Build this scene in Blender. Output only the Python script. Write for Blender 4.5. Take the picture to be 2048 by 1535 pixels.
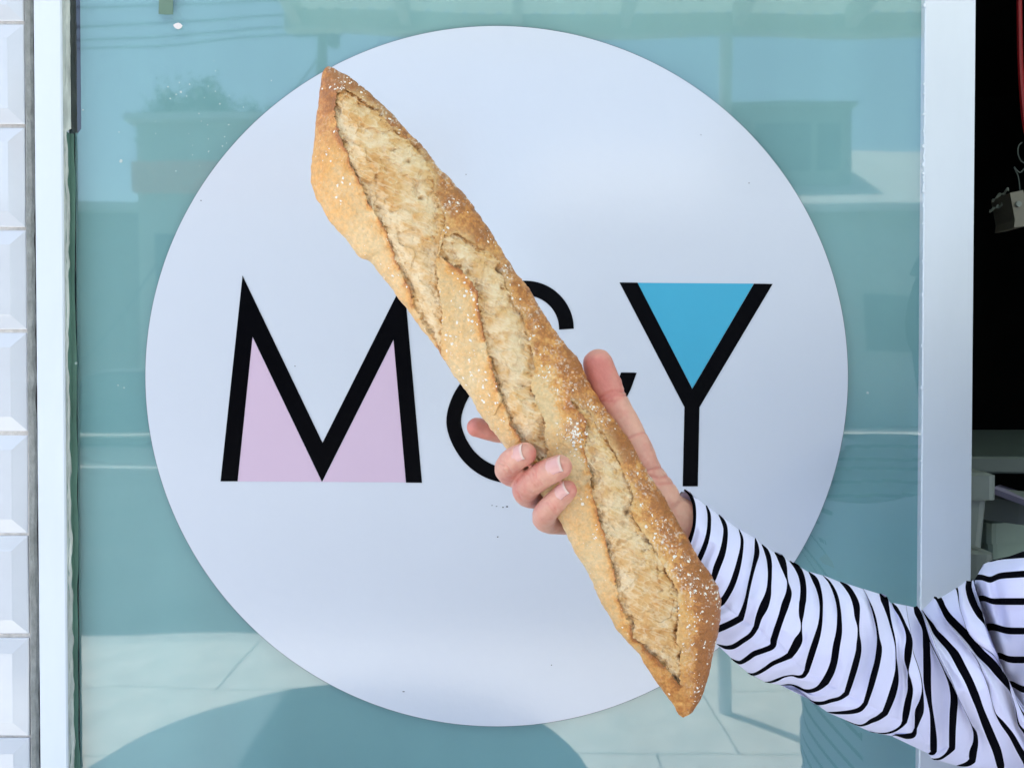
import bpy, math, random
import numpy as np
from mathutils import Vector

for o in list(bpy.data.objects):
    bpy.data.objects.remove(o, do_unlink=True)
scene = bpy.context.scene
COL = scene.collection

# ------------------------------------------------------------------ camera
CAM_H = 1.45
FPX = 1547.0                      # focal length in photograph pixels (2048 wide)
PITCH = math.radians(-0.84)
cam_d = bpy.data.cameras.new("camera")
cam_d.sensor_width = 36.0
cam_d.lens = 36.0 * FPX / 2048.0
cam_d.clip_start = 0.02
cam_d.clip_end = 2000.0
cam = bpy.data.objects.new("camera", cam_d)
cam.location = (0, 0, CAM_H)
cam.rotation_euler = (math.pi / 2 + PITCH, 0, 0)
COL.objects.link(cam)
scene.camera = cam

# ------------------------------------------------------------------ sky, sun, exposure
SUN_DIR = Vector((-0.20, -0.20, 0.96)).normalized()      # towards the sun
world = bpy.data.worlds.new("World")
scene.world = world
world.use_nodes = True
wn = world.node_tree.nodes
wl = world.node_tree.links
for n in list(wn):
    wn.remove(n)
w_out = wn.new("ShaderNodeOutputWorld")
w_bg = wn.new("ShaderNodeBackground")
w_sky = wn.new("ShaderNodeTexSky")
w_sky.sky_type = 'NISHITA'
w_sky.sun_disc = False
w_sky.sun_elevation = math.asin(SUN_DIR.z)
w_sky.sun_rotation = math.atan2(SUN_DIR.x, SUN_DIR.y)
w_sky.air_density = 1.0
w_sky.dust_density = 1.6
w_sky.ozone_density = 1.0
w_bg.inputs["Strength"].default_value = 0.13
wl.new(w_sky.outputs[0], w_bg.inputs[0])
wl.new(w_bg.outputs[0], w_out.inputs[0])

sun_d = bpy.data.lights.new("sun", 'SUN')
sun_d.energy = 4.8
sun_d.angle = math.radians(0.53)
sun_d.color = (1.0, 0.95, 0.87)
sun = bpy.data.objects.new("sun", sun_d)
sun.rotation_euler = SUN_DIR.to_track_quat('Z', 'Y').to_euler()
sun.location = (-3, -3, 8)
COL.objects.link(sun)

scene.view_settings.view_transform = 'Standard'
scene.view_settings.look = 'None'
scene.view_settings.gamma = 1.0
scene.view_settings.use_curve_mapping = False
scene.view_settings.exposure = 1.64
scene.render.engine = 'CYCLES'
scene.cycles.use_denoising = True
scene.cycles.max_bounces = 10

# ------------------------------------------------------------------ projection helpers
CP, SP = math.cos(PITCH), math.sin(PITCH)
YG = 0.755                        # glass plane
D0 = 0.464                        # depth of the loaf's axis


def P(px, py, Y):
    """Point of the place that stands at depth Y (metres in front of the camera)."""
    px = np.asarray(px, float); py = np.asarray(py, float); Y = np.asarray(Y, float)
    cx = (px - 1024.0) / FPX
    cz = (767.5 - py) / FPX
    ry = CP - SP * cz
    rz = SP + CP * cz
    t = Y / ry
    return np.stack(np.broadcast_arrays(cx * t, Y, CAM_H + rz * t), -1)


def RX(px, Yv):
    return (px - 1024.0) / FPX * Yv


def RZ(py, Yv):
    return CAM_H + (745.0 - py) / FPX * Yv


def RY(Yv):
    return 2 * YG - Yv            # where a thing stands whose mirror image is at depth Yv


# ------------------------------------------------------------------ object helpers
def link(o, parent=None):
    COL.objects.link(o)
    if parent is not None:
        o.parent = parent
        o.matrix_parent_inverse = parent.matrix_basis.inverted()
    return o


def tag(o, label=None, cat=None, group=None, kind=None):
    if label: o["label"] = label
    if cat: o["category"] = cat
    if group: o["group"] = group
    if kind: o["kind"] = kind
    return o


def empty(name, loc, label=None, cat=None, group=None):
    o = bpy.data.objects.new(name, None)
    o.location = loc
    o.empty_display_size = 0.05
    link(o)
    return tag(o, label, cat, group)


def mesh(name, verts, faces, mats, parent=None, smooth=False, colors=None, mat_idx=None):
    """One mesh object from arrays. verts in world space."""
    verts = np.ascontiguousarray(np.asarray(verts, np.float32).reshape(-1, 3))
    if parent is not None:
        verts = verts - np.array(parent_world(parent), np.float32)
    me = bpy.data.meshes.new(name)
    if isinstance(faces, np.ndarray):
        n, k = faces.shape
        me.vertices.add(len(verts)); me.vertices.foreach_set("co", verts.ravel())
        me.loops.add(n * k); me.loops.foreach_set("vertex_index", faces.astype(np.int32).ravel())
        me.polygons.add(n)
        me.polygons.foreach_set("loop_start", np.arange(0, n * k, k, dtype=np.int32))
        me.update(calc_edges=True)
    else:
        me.from_pydata([tuple(map(float, v)) for v in verts], [], [tuple(int(i) for i in f) for f in faces])
        me.update()
    me.validate()
    if not isinstance(mats, (list, tuple)):
        mats = [mats]
    for m in mats:
        me.materials.append(m)
    if mat_idx is not None:
        me.polygons.foreach_set("material_index", np.asarray(mat_idx, np.int32))
    me.polygons.foreach_set("use_smooth", np.full(len(me.polygons), bool(smooth)))
    if colors is not None:
        a = me.color_attributes.new("tint", 'FLOAT_COLOR', 'POINT')
        c = np.ones((len(verts), 4), np.float32); c[:, :3] = colors
        a.data.foreach_set("color", c.ravel())
    o = bpy.data.objects.new(name, me)
    if parent is not None:
        o.parent = parent
    COL.objects.link(o)
    return o


def parent_world(p):
    v = Vector(p.location)
    q = p.parent
    while q is not None:
        v = v + Vector(q.location); q = q.parent
    return v


class MB:
    """Collects boxes, prisms, tubes and patches into one mesh (world space)."""
    def __init__(self):
        self.v = []; self.f = []

    def add(self, vs, fs):
        b = len(self.v)
        self.v += [tuple(map(float, p)) for p in vs]
        self.f += [tuple(i + b for i in f) for f in fs]
        return self

    def box(self, x0, x1, y0, y1, z0, z1, bev=0.0):
        if bev <= 0:
            vs = [(x, y, z) for z in (z0, z1) for y in (y0, y1) for x in (x0, x1)]
            fs = [(0, 2, 3, 1), (4, 5, 7, 6), (0, 1, 5, 4), (2, 6, 7, 3), (0, 4, 6, 2), (1, 3, 7, 5)]
            return self.add(vs, fs)
        b = bev
        loops = []
        for (dz, ins) in ((z0, b), (z0 + b, 0), (z1 - b, 0), (z1, b)):
            X0, X1, Y0, Y1 = x0 + ins, x1 - ins, y0 + ins, y1 - ins
            c = b
            loops.append([(X0 + c, Y0, dz), (X1 - c, Y0, dz), (X1, Y0 + c, dz), (X1, Y1 - c, dz),
                          (X1 - c, Y1, dz), (X0 + c, Y1, dz), (X0, Y1 - c, dz), (X0, Y0 + c, dz)])
        return self.loft(loops, cap=True)

    def loft(self, loops, cap=True, closed=True):
        n = len(loops[0]); base = len(self.v)
        for l in loops:
            self.v += [tuple(map(float, p)) for p in l]
        for i in range(len(loops) - 1):
            for j in range(n if closed else n - 1):
                a = base + i * n + j; b_ = base + i * n + (j + 1) % n
                self.f.append((a, b_, b_ + n, a + n))
        if cap:
            self.f.append(tuple(base + j for j in reversed(range(n))))
            self.f.append(tuple(base + (len(loops) - 1) * n + j for j in range(n)))
        return self

    def tube(self, pts, r, n=10, cap=True):
        pts = [Vector(p) for p in pts]
        rs = r if isinstance(r, (list, tuple, np.ndarray)) else [r] * len(pts)
        loops = []
        up = None
        for i, p in enumerate(pts):
            t = (pts[min(i + 1, len(pts) - 1)] - pts[max(i - 1, 0)]).normalized()
            if up is None:
                up = Vector((0, 0, 1)) if abs(t.z) < 0.9 else Vector((1, 0, 0))
            a = t.cross(up).normalized(); b = a.cross(t).normalized(); up = b
            loops.append([tuple(p + (a * math.cos(2 * math.pi * k / n) + b * math.sin(2 * math.pi * k / n)) * rs[i]) for k in range(n)])
        return self.loft(loops, cap)

    def prism(self, poly, y0, y1):
        """poly: list of (x,z) outlines, extruded from y0 to y1."""
        n = len(poly)
        vs = [(x, y0, z) for x, z in poly] + [(x, y1, z) for x, z in poly]
        fs = [tuple(range(n)), tuple(reversed(range(n, 2 * n)))]
        fs += [(i, (i + 1) % n, n + (i + 1) % n, n + i)[::-1] for i in range(n)]
        return self.add(vs, fs)

    def build(self, name, mat, parent=None, smooth=False):
        o = mesh(name, np.array(self.v), self.f, mat, parent, smooth)
        import bmesh
        bm = bmesh.new(); bm.from_mesh(o.data)
        bmesh.ops.recalc_face_normals(bm, faces=bm.faces[:])
        bm.to_mesh(o.data); bm.free()
        return o


# ------------------------------------------------------------------ noise (numpy)
def _h(ix, iy, iz, seed):
    n = (ix.astype(np.int64) * 374761393 + iy.astype(np.int64) * 668265263 + iz.astype(np.int64) * 2147483647 * 3 + seed * 974634777)
    n = (n ^ (n >> 13)) & 0xFFFFFFFF
    n = (n * 1274126177) & 0xFFFFFFFF
    n = (n ^ (n >> 16)) & 0xFFFFFFFF
    n = (n * 2246822519) & 0xFFFFFFFF
    return ((n ^ (n >> 15)) & 0xFFFFFF) / float(0xFFFFFF)


def vnoise(x, y, z=None, seed=0):
    """Smooth value noise in -1..1."""
    x = np.asarray(x, float); y = np.asarray(y, float)
    z = np.zeros_like(x) if z is None else np.asarray(z, float)
    ix, iy, iz = np.floor(x), np.floor(y), np.floor(z)
    fx, fy, fz = x - ix, y - iy, z - iz
    ux, uy, uz = [f * f * f * (f * (f * 6 - 15) + 10) for f in (fx, fy, fz)]
    r = 0
    zs = (0, 1) if np.any(fz) else (0,)
    for dz in zs:
        wz = (uz if dz else 1 - uz) if len(zs) == 2 else 1.0
        for dy in (0, 1):
            wy = uy if dy else 1 - uy
            for dx in (0, 1):
                wx = ux if dx else 1 - ux
                r = r + wx * wy * wz * _h(ix + dx, iy + dy, iz + dz, seed)
    return r * 2 - 1


def fbm(x, y, oct=4, seed=0, gain=0.5):
    a, s, t = 1.0, 0.0, 0.0
    x = np.asarray(x, float); y = np.asarray(y, float)
    for k in range(oct):
        c, sn = math.cos(0.6 * k), math.sin(0.6 * k)
        s = s + a * vnoise((c * x - sn * y) * 2 ** k, (sn * x + c * y) * 2 ** k, seed=seed + 17 * k)
        t += a; a *= gain
    return s / t


def worley(x, y, seed=0):
    """Distance to the nearest jittered cell point and that cell's random number."""
    x = np.asarray(x, float); y = np.asarray(y, float)
    ix, iy = np.floor(x), np.floor(y)
    best = np.full(x.shape, 9.0); rid = np.zeros(x.shape)
    z = np.zeros_like(x)
    for dx in (-1, 0, 1):
        for dy in (-1, 0, 1):
            cx, cy = ix + dx, iy + dy
            jx = _h(cx, cy, z, seed); jy = _h(cx, cy, z, seed + 5)
            d = np.hypot(cx + jx - x, cy + jy - y)
            m = d < best
            best = np.where(m, d, best)
            rid = np.where(m, _h(cx, cy, z, seed + 9), rid)
    return best, rid


def smooth01(x, a, b):
    t = np.clip((x - a) / (b - a), 0, 1)
    return t * t * (3 - 2 * t)


def polydist(px, py, poly):
    poly = np.asarray(poly, float)
    best = np.full(px.shape, 1e9)
    for (a, b) in zip(poly[:-1], poly[1:]):
        d = b - a
        L = max(d @ d, 1e-9)
        t = np.clip(((px - a[0]) * d[0] + (py - a[1]) * d[1]) / L, 0, 1)
        best = np.minimum(best, (px - a[0] - t * d[0]) ** 2 + (py - a[1] - t * d[1]) ** 2)
    return np.sqrt(best)


def inside(px, py, poly):
    poly = np.asarray(poly, float)
    c = np.zeros(px.shape, bool)
    for a, b in zip(poly, np.roll(poly, -1, 0)):
        if a[1] == b[1]:
            continue
        cond = ((a[1] > py) != (b[1] > py))
        xi = (b[0] - a[0]) * (py - a[1]) / (b[1] - a[1]) + a[0]
        c ^= cond & (px < xi)
    return c


def catmull(pts, n):
    pts = np.asarray(pts, float)
    ext = np.vstack([2 * pts[0] - pts[1], pts, 2 * pts[-1] - pts[-2]])
    d = np.linalg.norm(np.diff(pts[:, :2], axis=0), axis=1)
    cum = np.concatenate([[0], np.cumsum(d)]); cum /= cum[-1]
    out = []
    for t in np.linspace(0, 1, n):
        i = min(np.searchsorted(cum, t, side='right') - 1, len(pts) - 2)
        u = (t - cum[i]) / max(cum[i + 1] - cum[i], 1e-9)
        p0, p1, p2, p3 = ext[i], ext[i + 1], ext[i + 2], ext[i + 3]
        out.append(0.5 * (2 * p1 + (p2 - p0) * u + (2 * p0 - 5 * p1 + 4 * p2 - p3) * u * u + (3 * p1 - p0 - 3 * p2 + p3) * u ** 3))
    return np.array(out)


# ------------------------------------------------------------------ materials
def mat(name, color, rough=0.6, spec=0.5, vary=0.0, vscale=8.0, bump=0.0, bscale=60.0, attr=False,
        metal=0.0, coat=0.0, sss=0.0, sheen=0.0, stretch=None, transmission=0.0, detail=5.0, rvary=0.0):
    m = bpy.data.materials.new(name)
    m.use_nodes = True
    nt = m.node_tree; N = nt.nodes; L = nt.links
    b = N["Principled BSDF"]
    b.inputs["Base Color"].default_value = (*color, 1)
    b.inputs["Roughness"].default_value = rough
    b.inputs["Specular IOR Level"].default_value = spec
    b.inputs["Metallic"].default_value = metal
    b.inputs["Coat Weight"].default_value = coat
    b.inputs["Coat Roughness"].default_value = 0.08
    if sheen:
        b.inputs["Sheen Weight"].default_value = sheen
    if sss:
        b.inputs["Subsurface Weight"].default_value = sss
        b.inputs["Subsurface Radius"].default_value = (1.0, 0.35, 0.18)
        b.inputs["Subsurface Scale"].default_value = 0.004
    if transmission:
        b.inputs["Transmission Weight"].default_value = transmission
    tc = N.new("ShaderNodeTexCoord")
    mp = N.new("ShaderNodeMapping")
    if stretch:
        mp.inputs["Scale"].default_value = stretch
    L.new(tc.outputs["Object"], mp.inputs["Vector"])
    src = None
    if attr:
        at = N.new("ShaderNodeAttribute"); at.attribute_name = "tint"
        src = at.outputs["Color"]
    if vary > 0:
        nz = N.new("ShaderNodeTexNoise")
        nz.inputs["Scale"].default_value = vscale
        nz.inputs["Detail"].default_value = detail
        nz.inputs["Roughness"].default_value = 0.65
        L.new(mp.outputs[0], nz.inputs["Vector"])
        mr = N.new("ShaderNodeMapRange")
        mr.inputs["From Min"].default_value = 0.3; mr.inputs["From Max"].default_value = 0.7
        mr.inputs["To Min"].default_value = 1 - vary; mr.inputs["To Max"].default_value = 1 + vary * 0.5
        L.new(nz.outputs[0], mr.inputs["Value"])
        mx = N.new("ShaderNodeMix"); mx.data_type = 'RGBA'; mx.blend_type = 'MULTIPLY'
        mx.inputs["Factor"].default_value = 1.0
        if src is not None:
            L.new(src, mx.inputs["A"])
        else:
            mx.inputs["A"].default_value = (*color, 1)
        L.new(mr.outputs[0], mx.inputs["B"])
        src = mx.outputs["Result"]
        if rvary:
            m2 = N.new("ShaderNodeMapRange")
            m2.inputs["From Min"].default_value = 0.3; m2.inputs["From Max"].default_value = 0.7
            m2.inputs["To Min"].default_value = max(rough - rvary, 0.02); m2.inputs["To Max"].default_value = rough + rvary
            L.new(nz.outputs[0], m2.inputs["Value"]); L.new(m2.outputs[0], b.inputs["Roughness"])
    if src is not None:
        L.new(src, b.inputs["Base Color"])
    if bump > 0:
        n2 = N.new("ShaderNodeTexNoise")
        n2.inputs["Scale"].default_value = bscale
        n2.inputs["Detail"].default_value = 3.0
        L.new(mp.outputs[0], n2.inputs["Vector"])
        bp = N.new("ShaderNodeBump")
        bp.inputs["Strength"].default_value = bump
        bp.inputs["Distance"].default_value = 0.002
        L.new(n2.outputs[0], bp.inputs["Height"])
        L.new(bp.outputs[0], b.inputs["Normal"])
    return m


def glass_mat(name, f0=0.118, tint=(1, 1, 1), rough=0.03):
    """Thin clear pane: mirrors by Schlick's law on either side, lets the rest through."""
    m = bpy.data.materials.new(name); m.use_nodes = True
    N = m.node_tree.nodes; L = m.node_tree.links
    N.remove(N["Principled BSDF"])
    ge = N.new("ShaderNodeNewGeometry")
    dot = N.new("ShaderNodeVectorMath"); dot.operation = 'DOT_PRODUCT'
    L.new(ge.outputs["Normal"], dot.inputs[0]); L.new(ge.outputs["Incoming"], dot.inputs[1])

    def op(kind, a, b=None):
        n = N.new("ShaderNodeMath"); n.operation = kind
        for k, v in enumerate((a, b)):
            if v is None: continue
            if isinstance(v, (int, float)): n.inputs[k].default_value = v
            else: L.new(v, n.inputs[k])
        return n.outputs[0]
    c = op('ABSOLUTE', dot.outputs["Value"])
    k = op('POWER', op('SUBTRACT', 1.0, c), 5.0)
    fac = op('ADD', op('MULTIPLY', k, 1 - f0), f0)
    tr = N.new("ShaderNodeBsdfTransparent"); tr.inputs[0].default_value = (*tint, 1)
    gl = N.new("ShaderNodeBsdfGlossy"); gl.inputs["Roughness"].default_value = rough
    tc = N.new("ShaderNodeTexCoord"); nz = N.new("ShaderNodeTexNoise"); bp = N.new("ShaderNodeBump")
    nz.inputs["Scale"].default_value = 5.0; nz.inputs["Detail"].default_value = 1.0      # rolled glass is never quite flat
    bp.inputs["Strength"].default_value = 1.0; bp.inputs["Distance"].default_value = 0.0007
    L.new(tc.outputs["Object"], nz.inputs["Vector"]); L.new(nz.outputs[0], bp.inputs["Height"]); L.new(bp.outputs[0], gl.inputs["Normal"])
    mx = N.new("ShaderNodeMixShader")
    L.new(fac, mx.inputs[0]); L.new(tr.outputs[0], mx.inputs[1]); L.new(gl.outputs[0], mx.inputs[2])
    L.new(mx.outputs[0], N["Material Output"].inputs[0])
    return m

# ================================================================== THE SETTING
rng = random.Random(7)
M_tile = mat("glazed_tile", (0.56, 0.585, 0.65), 0.12, 0.5, vary=0.04, vscale=14, bump=0.05, bscale=25, coat=0.3)
M_grout = mat("grout", (0.56, 0.53, 0.52), 0.95, 0.2, vary=0.35, vscale=70, bump=0.5, bscale=300)
M_paint = mat("white_paint", (0.64, 0.685, 0.765), 0.42, 0.4, vary=0.05, vscale=9, bump=0.10, bscale=90, stretch=(1, 1, 0.25), rvary=0.08)
M_oldpaint = mat("peeling_paint", (0.62, 0.63, 0.61), 0.8, 0.3, vary=0.35, vscale=60, bump=0.9, bscale=160, stretch=(1, 1, 0.35))
M_grime = mat("grime", (0.07, 0.065, 0.065), 0.95, 0.1, vary=0.6, vscale=90, bump=0.8, bscale=260, stretch=(1, 1, 0.3))
M_film = mat("frosted_film", (0.185, 0.375, 0.395), 0.55, 0.2, vary=0.16, vscale=2.4, stretch=(2.2, 1, 0.22), detail=2)
M_glass = glass_mat("window_glass")
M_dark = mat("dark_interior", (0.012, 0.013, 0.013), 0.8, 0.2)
M_render = mat("painted_render", (0.62, 0.64, 0.66), 0.8, 0.3, vary=0.12, vscale=3, bump=0.3, bscale=90)

GROUND = 0.0
# ---- ground, pavement, road (the camera stands on the pavement, the street is behind it)
KERB_Y = RY(4.12)
M_soil = mat("ground_earth", (0.16, 0.15, 0.11), 0.95, 0.2, vary=0.3, vscale=0.5)
o = mesh("ground", [(-400, -400, -0.16), (400, -400, -0.16), (400, 400, -0.16), (-400, 400, -0.16)], [(0, 1, 2, 3)], M_soil)
tag(o, kind="structure")
M_asphalt = mat("asphalt", (0.075, 0.08, 0.085), 0.9, 0.3, vary=0.3, vscale=1.3, bump=0.5, bscale=220)
ROAD_FAR = RY(17.6)
o = MB().box(-60, 60, ROAD_FAR, KERB_Y - 0.15, -0.15, -0.12).build("road", M_asphalt); tag(o, kind="structure")
M_line = mat("road_paint", (0.75, 0.75, 0.72), 0.7, 0.3, vary=0.2, vscale=12)
mk = MB().box(-60, 60, RY(12.95), RY(12.75), -0.119, -0.116).build("road_marking", M_line, None); tag(mk, kind="structure")
M_conc = mat("concrete", (0.58, 0.575, 0.54), 0.9, 0.3, vary=0.22, vscale=5, bump=0.4, bscale=160)
pv = MB().box(-60, 60, KERB_Y, 3.9, -0.15, -0.035).build("pavement", M_conc); tag(pv, kind="structure")
M_kerb = mat("kerb_stone", (0.46, 0.46, 0.44), 0.85, 0.3, vary=0.2, vscale=9, bump=0.3, bscale=120)
kb = MB().box(-60, 60, KERB_Y - 0.15, KERB_Y - 0.002, -0.15, -0.004).build("kerb", M_kerb); tag(kb, kind="structure")
slab_mesh = None
row_y = KERB_Y + 0.004
for r_i, depth in enumerate((0.60, 0.60, 0.60, 0.60, 0.70)):
    for c_i in range(-6, 7):
        x0 = c_i * 0.95 + (0.31 if r_i % 2 else 0.0) - 0.4
        if slab_mesh is None or depth != slab_mesh[1]:
            so = MB().box(0, 0.944, 0, depth - 0.006, -0.04, 0.0, 0.002).build("paving_slab", M_conc)
            slab_mesh = (so.data, depth); so.location = (x0, row_y, 0)
        else:
            so = bpy.data.objects.new("paving_slab", slab_mesh[0]); COL.objects.link(so); so.location = (x0, row_y, 0)
        so.parent = pv
    row_y += depth
fp = MB().box(-60, 60, RY(21.5), ROAD_FAR - 0.003, -0.15, -0.0).build("pavement", M_conc); tag(fp, kind="structure")

# ---- tiled wall left of the window
tw = empty("tiled_wall", (-0.6, 0.76, 0), "white bevelled tile wall at the left edge beside the window", "wall")
TILE_Y = 0.748
edges_py = [-157, 47, 250.5, 459, 664, 868, 1070, 1272, 1471, 1672]
zs = [float(P(20, e, TILE_Y)[2]) for e in edges_py]
pitch_z = (zs[0] - zs[-1]) / (len(zs) - 1)
X_TILE_R = float(P(57.0, 767, TILE_Y)[0])
TW, TH, BEV, TT = 0.198, pitch_z - 0.0035, 0.0125, 0.0050


def bev_tile(wd, ht):
    """Metro tile lying in x,z; wide bevelled border, back at y=0, face towards -y."""
    lip = 0.0018
    loops = []
    for ins, y in ((0, 0.002), (0, -lip), (0.0008, -lip - 0.0006), (BEV, -TT), (BEV + 0.0015, -TT - 0.0004)):
        loops.append([(ins, y, ins), (wd - ins, y, ins), (wd - ins, y, ht - ins), (ins, y, ht - ins)])
    return MB().loft(loops)


tile_me = None
for c_i in range(3):
    x1 = X_TILE_R - c_i * (TW + 0.004)
    for k in range(-9, 15):
        ztop = zs[1] - (k - 1) * pitch_z
        if ztop - TH < 0.02:
            continue
        if tile_me is None:
            t_ = bev_tile(TW, TH).build("tile", M_tile); tile_me = t_.data
            t_.parent = tw
        else:
            t_ = bpy.data.objects.new("tile", tile_me); COL.objects.link(t_); t_.parent = tw
        jx, jy = rng.uniform(-.0006, .0006), rng.uniform(-.0006, .0006)
        t_.location = Vector((x1 - TW + jx, TILE_Y + jy, ztop - TH - 0.002)) - Vector(tw.location)
        t_.rotation_euler = (rng.uniform(-.004, .004), rng.uniform(-.003, .003), rng.uniform(-.004, .004))
MB().box(X_TILE_R - 3 * TW - 0.02, X_TILE_R + 0.0008, TILE_Y - 0.0012, TILE_Y + 0.12, 0.0, 3.05).build("grout", M_grout, tw)

# ---- the shop window: frame posts, glass, frosted film
sw = empty("shop_window", (0, YG, 0), "tall fixed shop window with frosted teal film and white painted frame", "window")
PF = 0.742                                  # front of the left post
xl0, xl1 = float(P(72.5, 767, PF)[0]), float(P(129, 767, PF)[0])
xr0, xr1 = float(P(1845, 767, 0.7535)[0]), float(P(1945.5, 767, 0.7535)[0])
Z0, Z1 = 0.35, 2.75
MB().box(xl0, xl1, PF, YG - 0.0004, 0.05, Z1 + 0.1, 0.0014).build("frame_post", M_paint, sw)
M_rebate = mat("dark_rebate", (0.02, 0.035, 0.04), 0.7, 0.3, vary=0.3, vscale=30)
MB().box(xl0 - 0.004, xl1 + 0.001, YG + 0.0012, YG + 0.07, 0.05, Z1 + 0.1).build("rebate", M_rebate, sw)
MB().box(xr0, xr1, 0.7535, 0.7535 + 0.052, 0.05, Z1 + 0.1, 0.0007).build("frame_post", M_paint, sw)
MB().box(xl1 + 0.0006, xr0 - 0.0006, PF, PF + 0.075, Z1, Z1 + 0.1, 0.002).build("frame_head", M_paint, sw)
MB().box(xl1 + 0.0006, xr0 - 0.0006, PF - 0.04, PF + 0.075, Z0 - 0.06, Z0, 0.003).build("window_sill", M_paint, sw)
mesh("glass_pane", [(xl1 - 0.004, YG, Z0 - .005), (xr0 + 0.004, YG, Z0 - .005), (xr0 + 0.004, YG, Z1 + .005), (xl1 - 0.004, YG, Z1 + .005)],
     [(0, 1, 2, 3)], M_glass, sw)
# frosted film behind the glass; stops short of the post in the upper left corner
fy = YG + 0.006
zf = float(P(150, 262, YG)[2])
xf0 = float(P(162, 200, fy)[0]); xf1 = xl1 + 0.0015
MB().prism([(xf1, Z0), (xr0 + 0.004, Z0), (xr0 + 0.004, Z1), (xf0, Z1), (xf0, zf + 0.004), (xf0 - 0.003, zf), (xf1, zf)], fy, fy + 0.0006).build("frosted_film", M_film, sw)
# old paint on the rebate of the left post: whole above, ragged below where it has peeled from the green edge
pts_n = 520
zz = np.linspace(Z0, Z1, pts_n)
ragged = np.where(zz > zf, 1.0, np.clip(0.50 + 0.30 * fbm(zz * 7, zz * 0, 4, 3) + 0.16 * vnoise(zz * 90, zz * 0, seed=5) + 0.25 * smooth01(-zz, -1.30, -1.0), 0.12, 1.0))
V = []; F = []
for i, z in enumerate(zz):
    dd = (YG - 0.0006 - PF - 0.0012) * ragged[i]
    for k in range(5):
        t = k / 4
        crack = -0.0007 if (k == 2 and vnoise(z * 60, 3.0, seed=31) > -0.2) else 0.0
        V.append((xl1 + 0.0004 + 0.0009 * t + crack + 0.00025 * float(vnoise(z * 160, t * 3, seed=9)), PF + 0.0012 + dd * t, z))
for i in range(pts_n - 1):
    for k in range(4):
        a = i * 5 + k
        F.append((a, a + 1, a + 6, a + 5))
mesh("peeling_paint", V, F, M_oldpaint, sw, smooth=False)
M_edge = mat("film_edge", (0.12, 0.23, 0.19), 0.6, 0.3, vary=0.35, vscale=40, stretch=(1, 1, .2))
V = []; F = []
for i, z in enumerate(zz):
    if z > zf: break
    V += [(xl1 + 0.0002, PF + 0.002, z), (xl1 + 0.0002, YG - 0.0005, z), (xl1 + 0.0042 + 0.0010 * float(vnoise(z * 30, 0.0, seed=11)), YG - 0.0004, z)]
for i in range(len(V) // 3 - 1):
    for k in range(2):
        F.append((3 * i + k, 3 * i + k + 1, 3 * i + k + 4, 3 * i + k + 3))
mesh("film_overlap", V, F, M_edge, sw)
# grime and old sealant between tiles and post
gap0, gap1 = X_TILE_R + 0.0012, xl0 - 0.0004
V = []; F = []; MI = []
zz2 = np.linspace(0.05, 2.8, 420)
for i, z in enumerate(zz2):
    e = 0.0012 * fbm(z * 14, 1.0, 3, 8) + 0.0009 * vnoise(z * 90, 2.0, seed=2)
    a = gap0; b = gap1
    e2 = 0.0010 * float(vnoise(z * 45, 5.0, seed=6))
    V += [(a, TILE_Y - 0.003 + 0.4 * e, z), (a + (b - a) * .22, TILE_Y - 0.0050 + e, z), (a + (b - a) * .60 + e2, TILE_Y - 0.0044 + e, z), (a + (b - a) * .80 + 0.6 * e2, TILE_Y - 0.002 + e, z), (b, TILE_Y + 0.008, z)]
for i in range(len(zz2) - 1):
    for k in range(4):
        a = i * 5 + k
        F.append((a, a + 1, a + 6, a + 5)); MI.append(1 if k == 3 else 0)
M_seal = mat("old_sealant", (0.26, 0.27, 0.27), 0.9, 0.2, vary=0.32, vscale=120, bump=0.7, bscale=300, stretch=(1, 1, 0.6))
mesh("sealant", V, F, [M_seal, M_grime], sw, False, None, MI)
# paint crumbs left along the edge of the right post, flaked nicks
mb = MB(); r2 = random.Random(3)
for k in range(46):
    z = r2.uniform(1.05, 1.86) if k < 20 else r2.gauss(1.655, 0.035)
    h = r2.uniform(0.0012, 0.006); w_ = r2.uniform(0.0005, 0.0019)
    mb.add([(xr0 - w_ * .2, 0.7530, z), (xr0 - w_, 0.7536, z + h * .3), (xr0 - w_ * .8, 0.7538, z + h * .8), (xr0 + 0.0004, 0.7531, z + h), (xr0 + 0.0008, 0.7528, z + h * .4)],
           [(0, 1, 2, 3, 4)])
mb.build("paint_flakes", M_paint, sw)
# specks of splashed paint on the glass, scrap of tape at the top
M_speck = mat("speck", (0.42, 0.50, 0.50), 0.6)
mb = MB(); r3 = random.Random(21)


def speck(mb, px, py, rx, ry, y, n=7):
    c = P(px, py, y); s = y / FPX
    ang0 = r3.uniform(0, 6)
    vs = [(c[0] + rx * s * math.cos(ang0 + k * 6.283 / n) * r3.uniform(.7, 1.1), y, c[2] + ry * s * math.sin(ang0 + k * 6.283 / n) * r3.uniform(.7, 1.1)) for k in range(n)]
    mb.add(vs, [tuple(range(n))])


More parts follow.
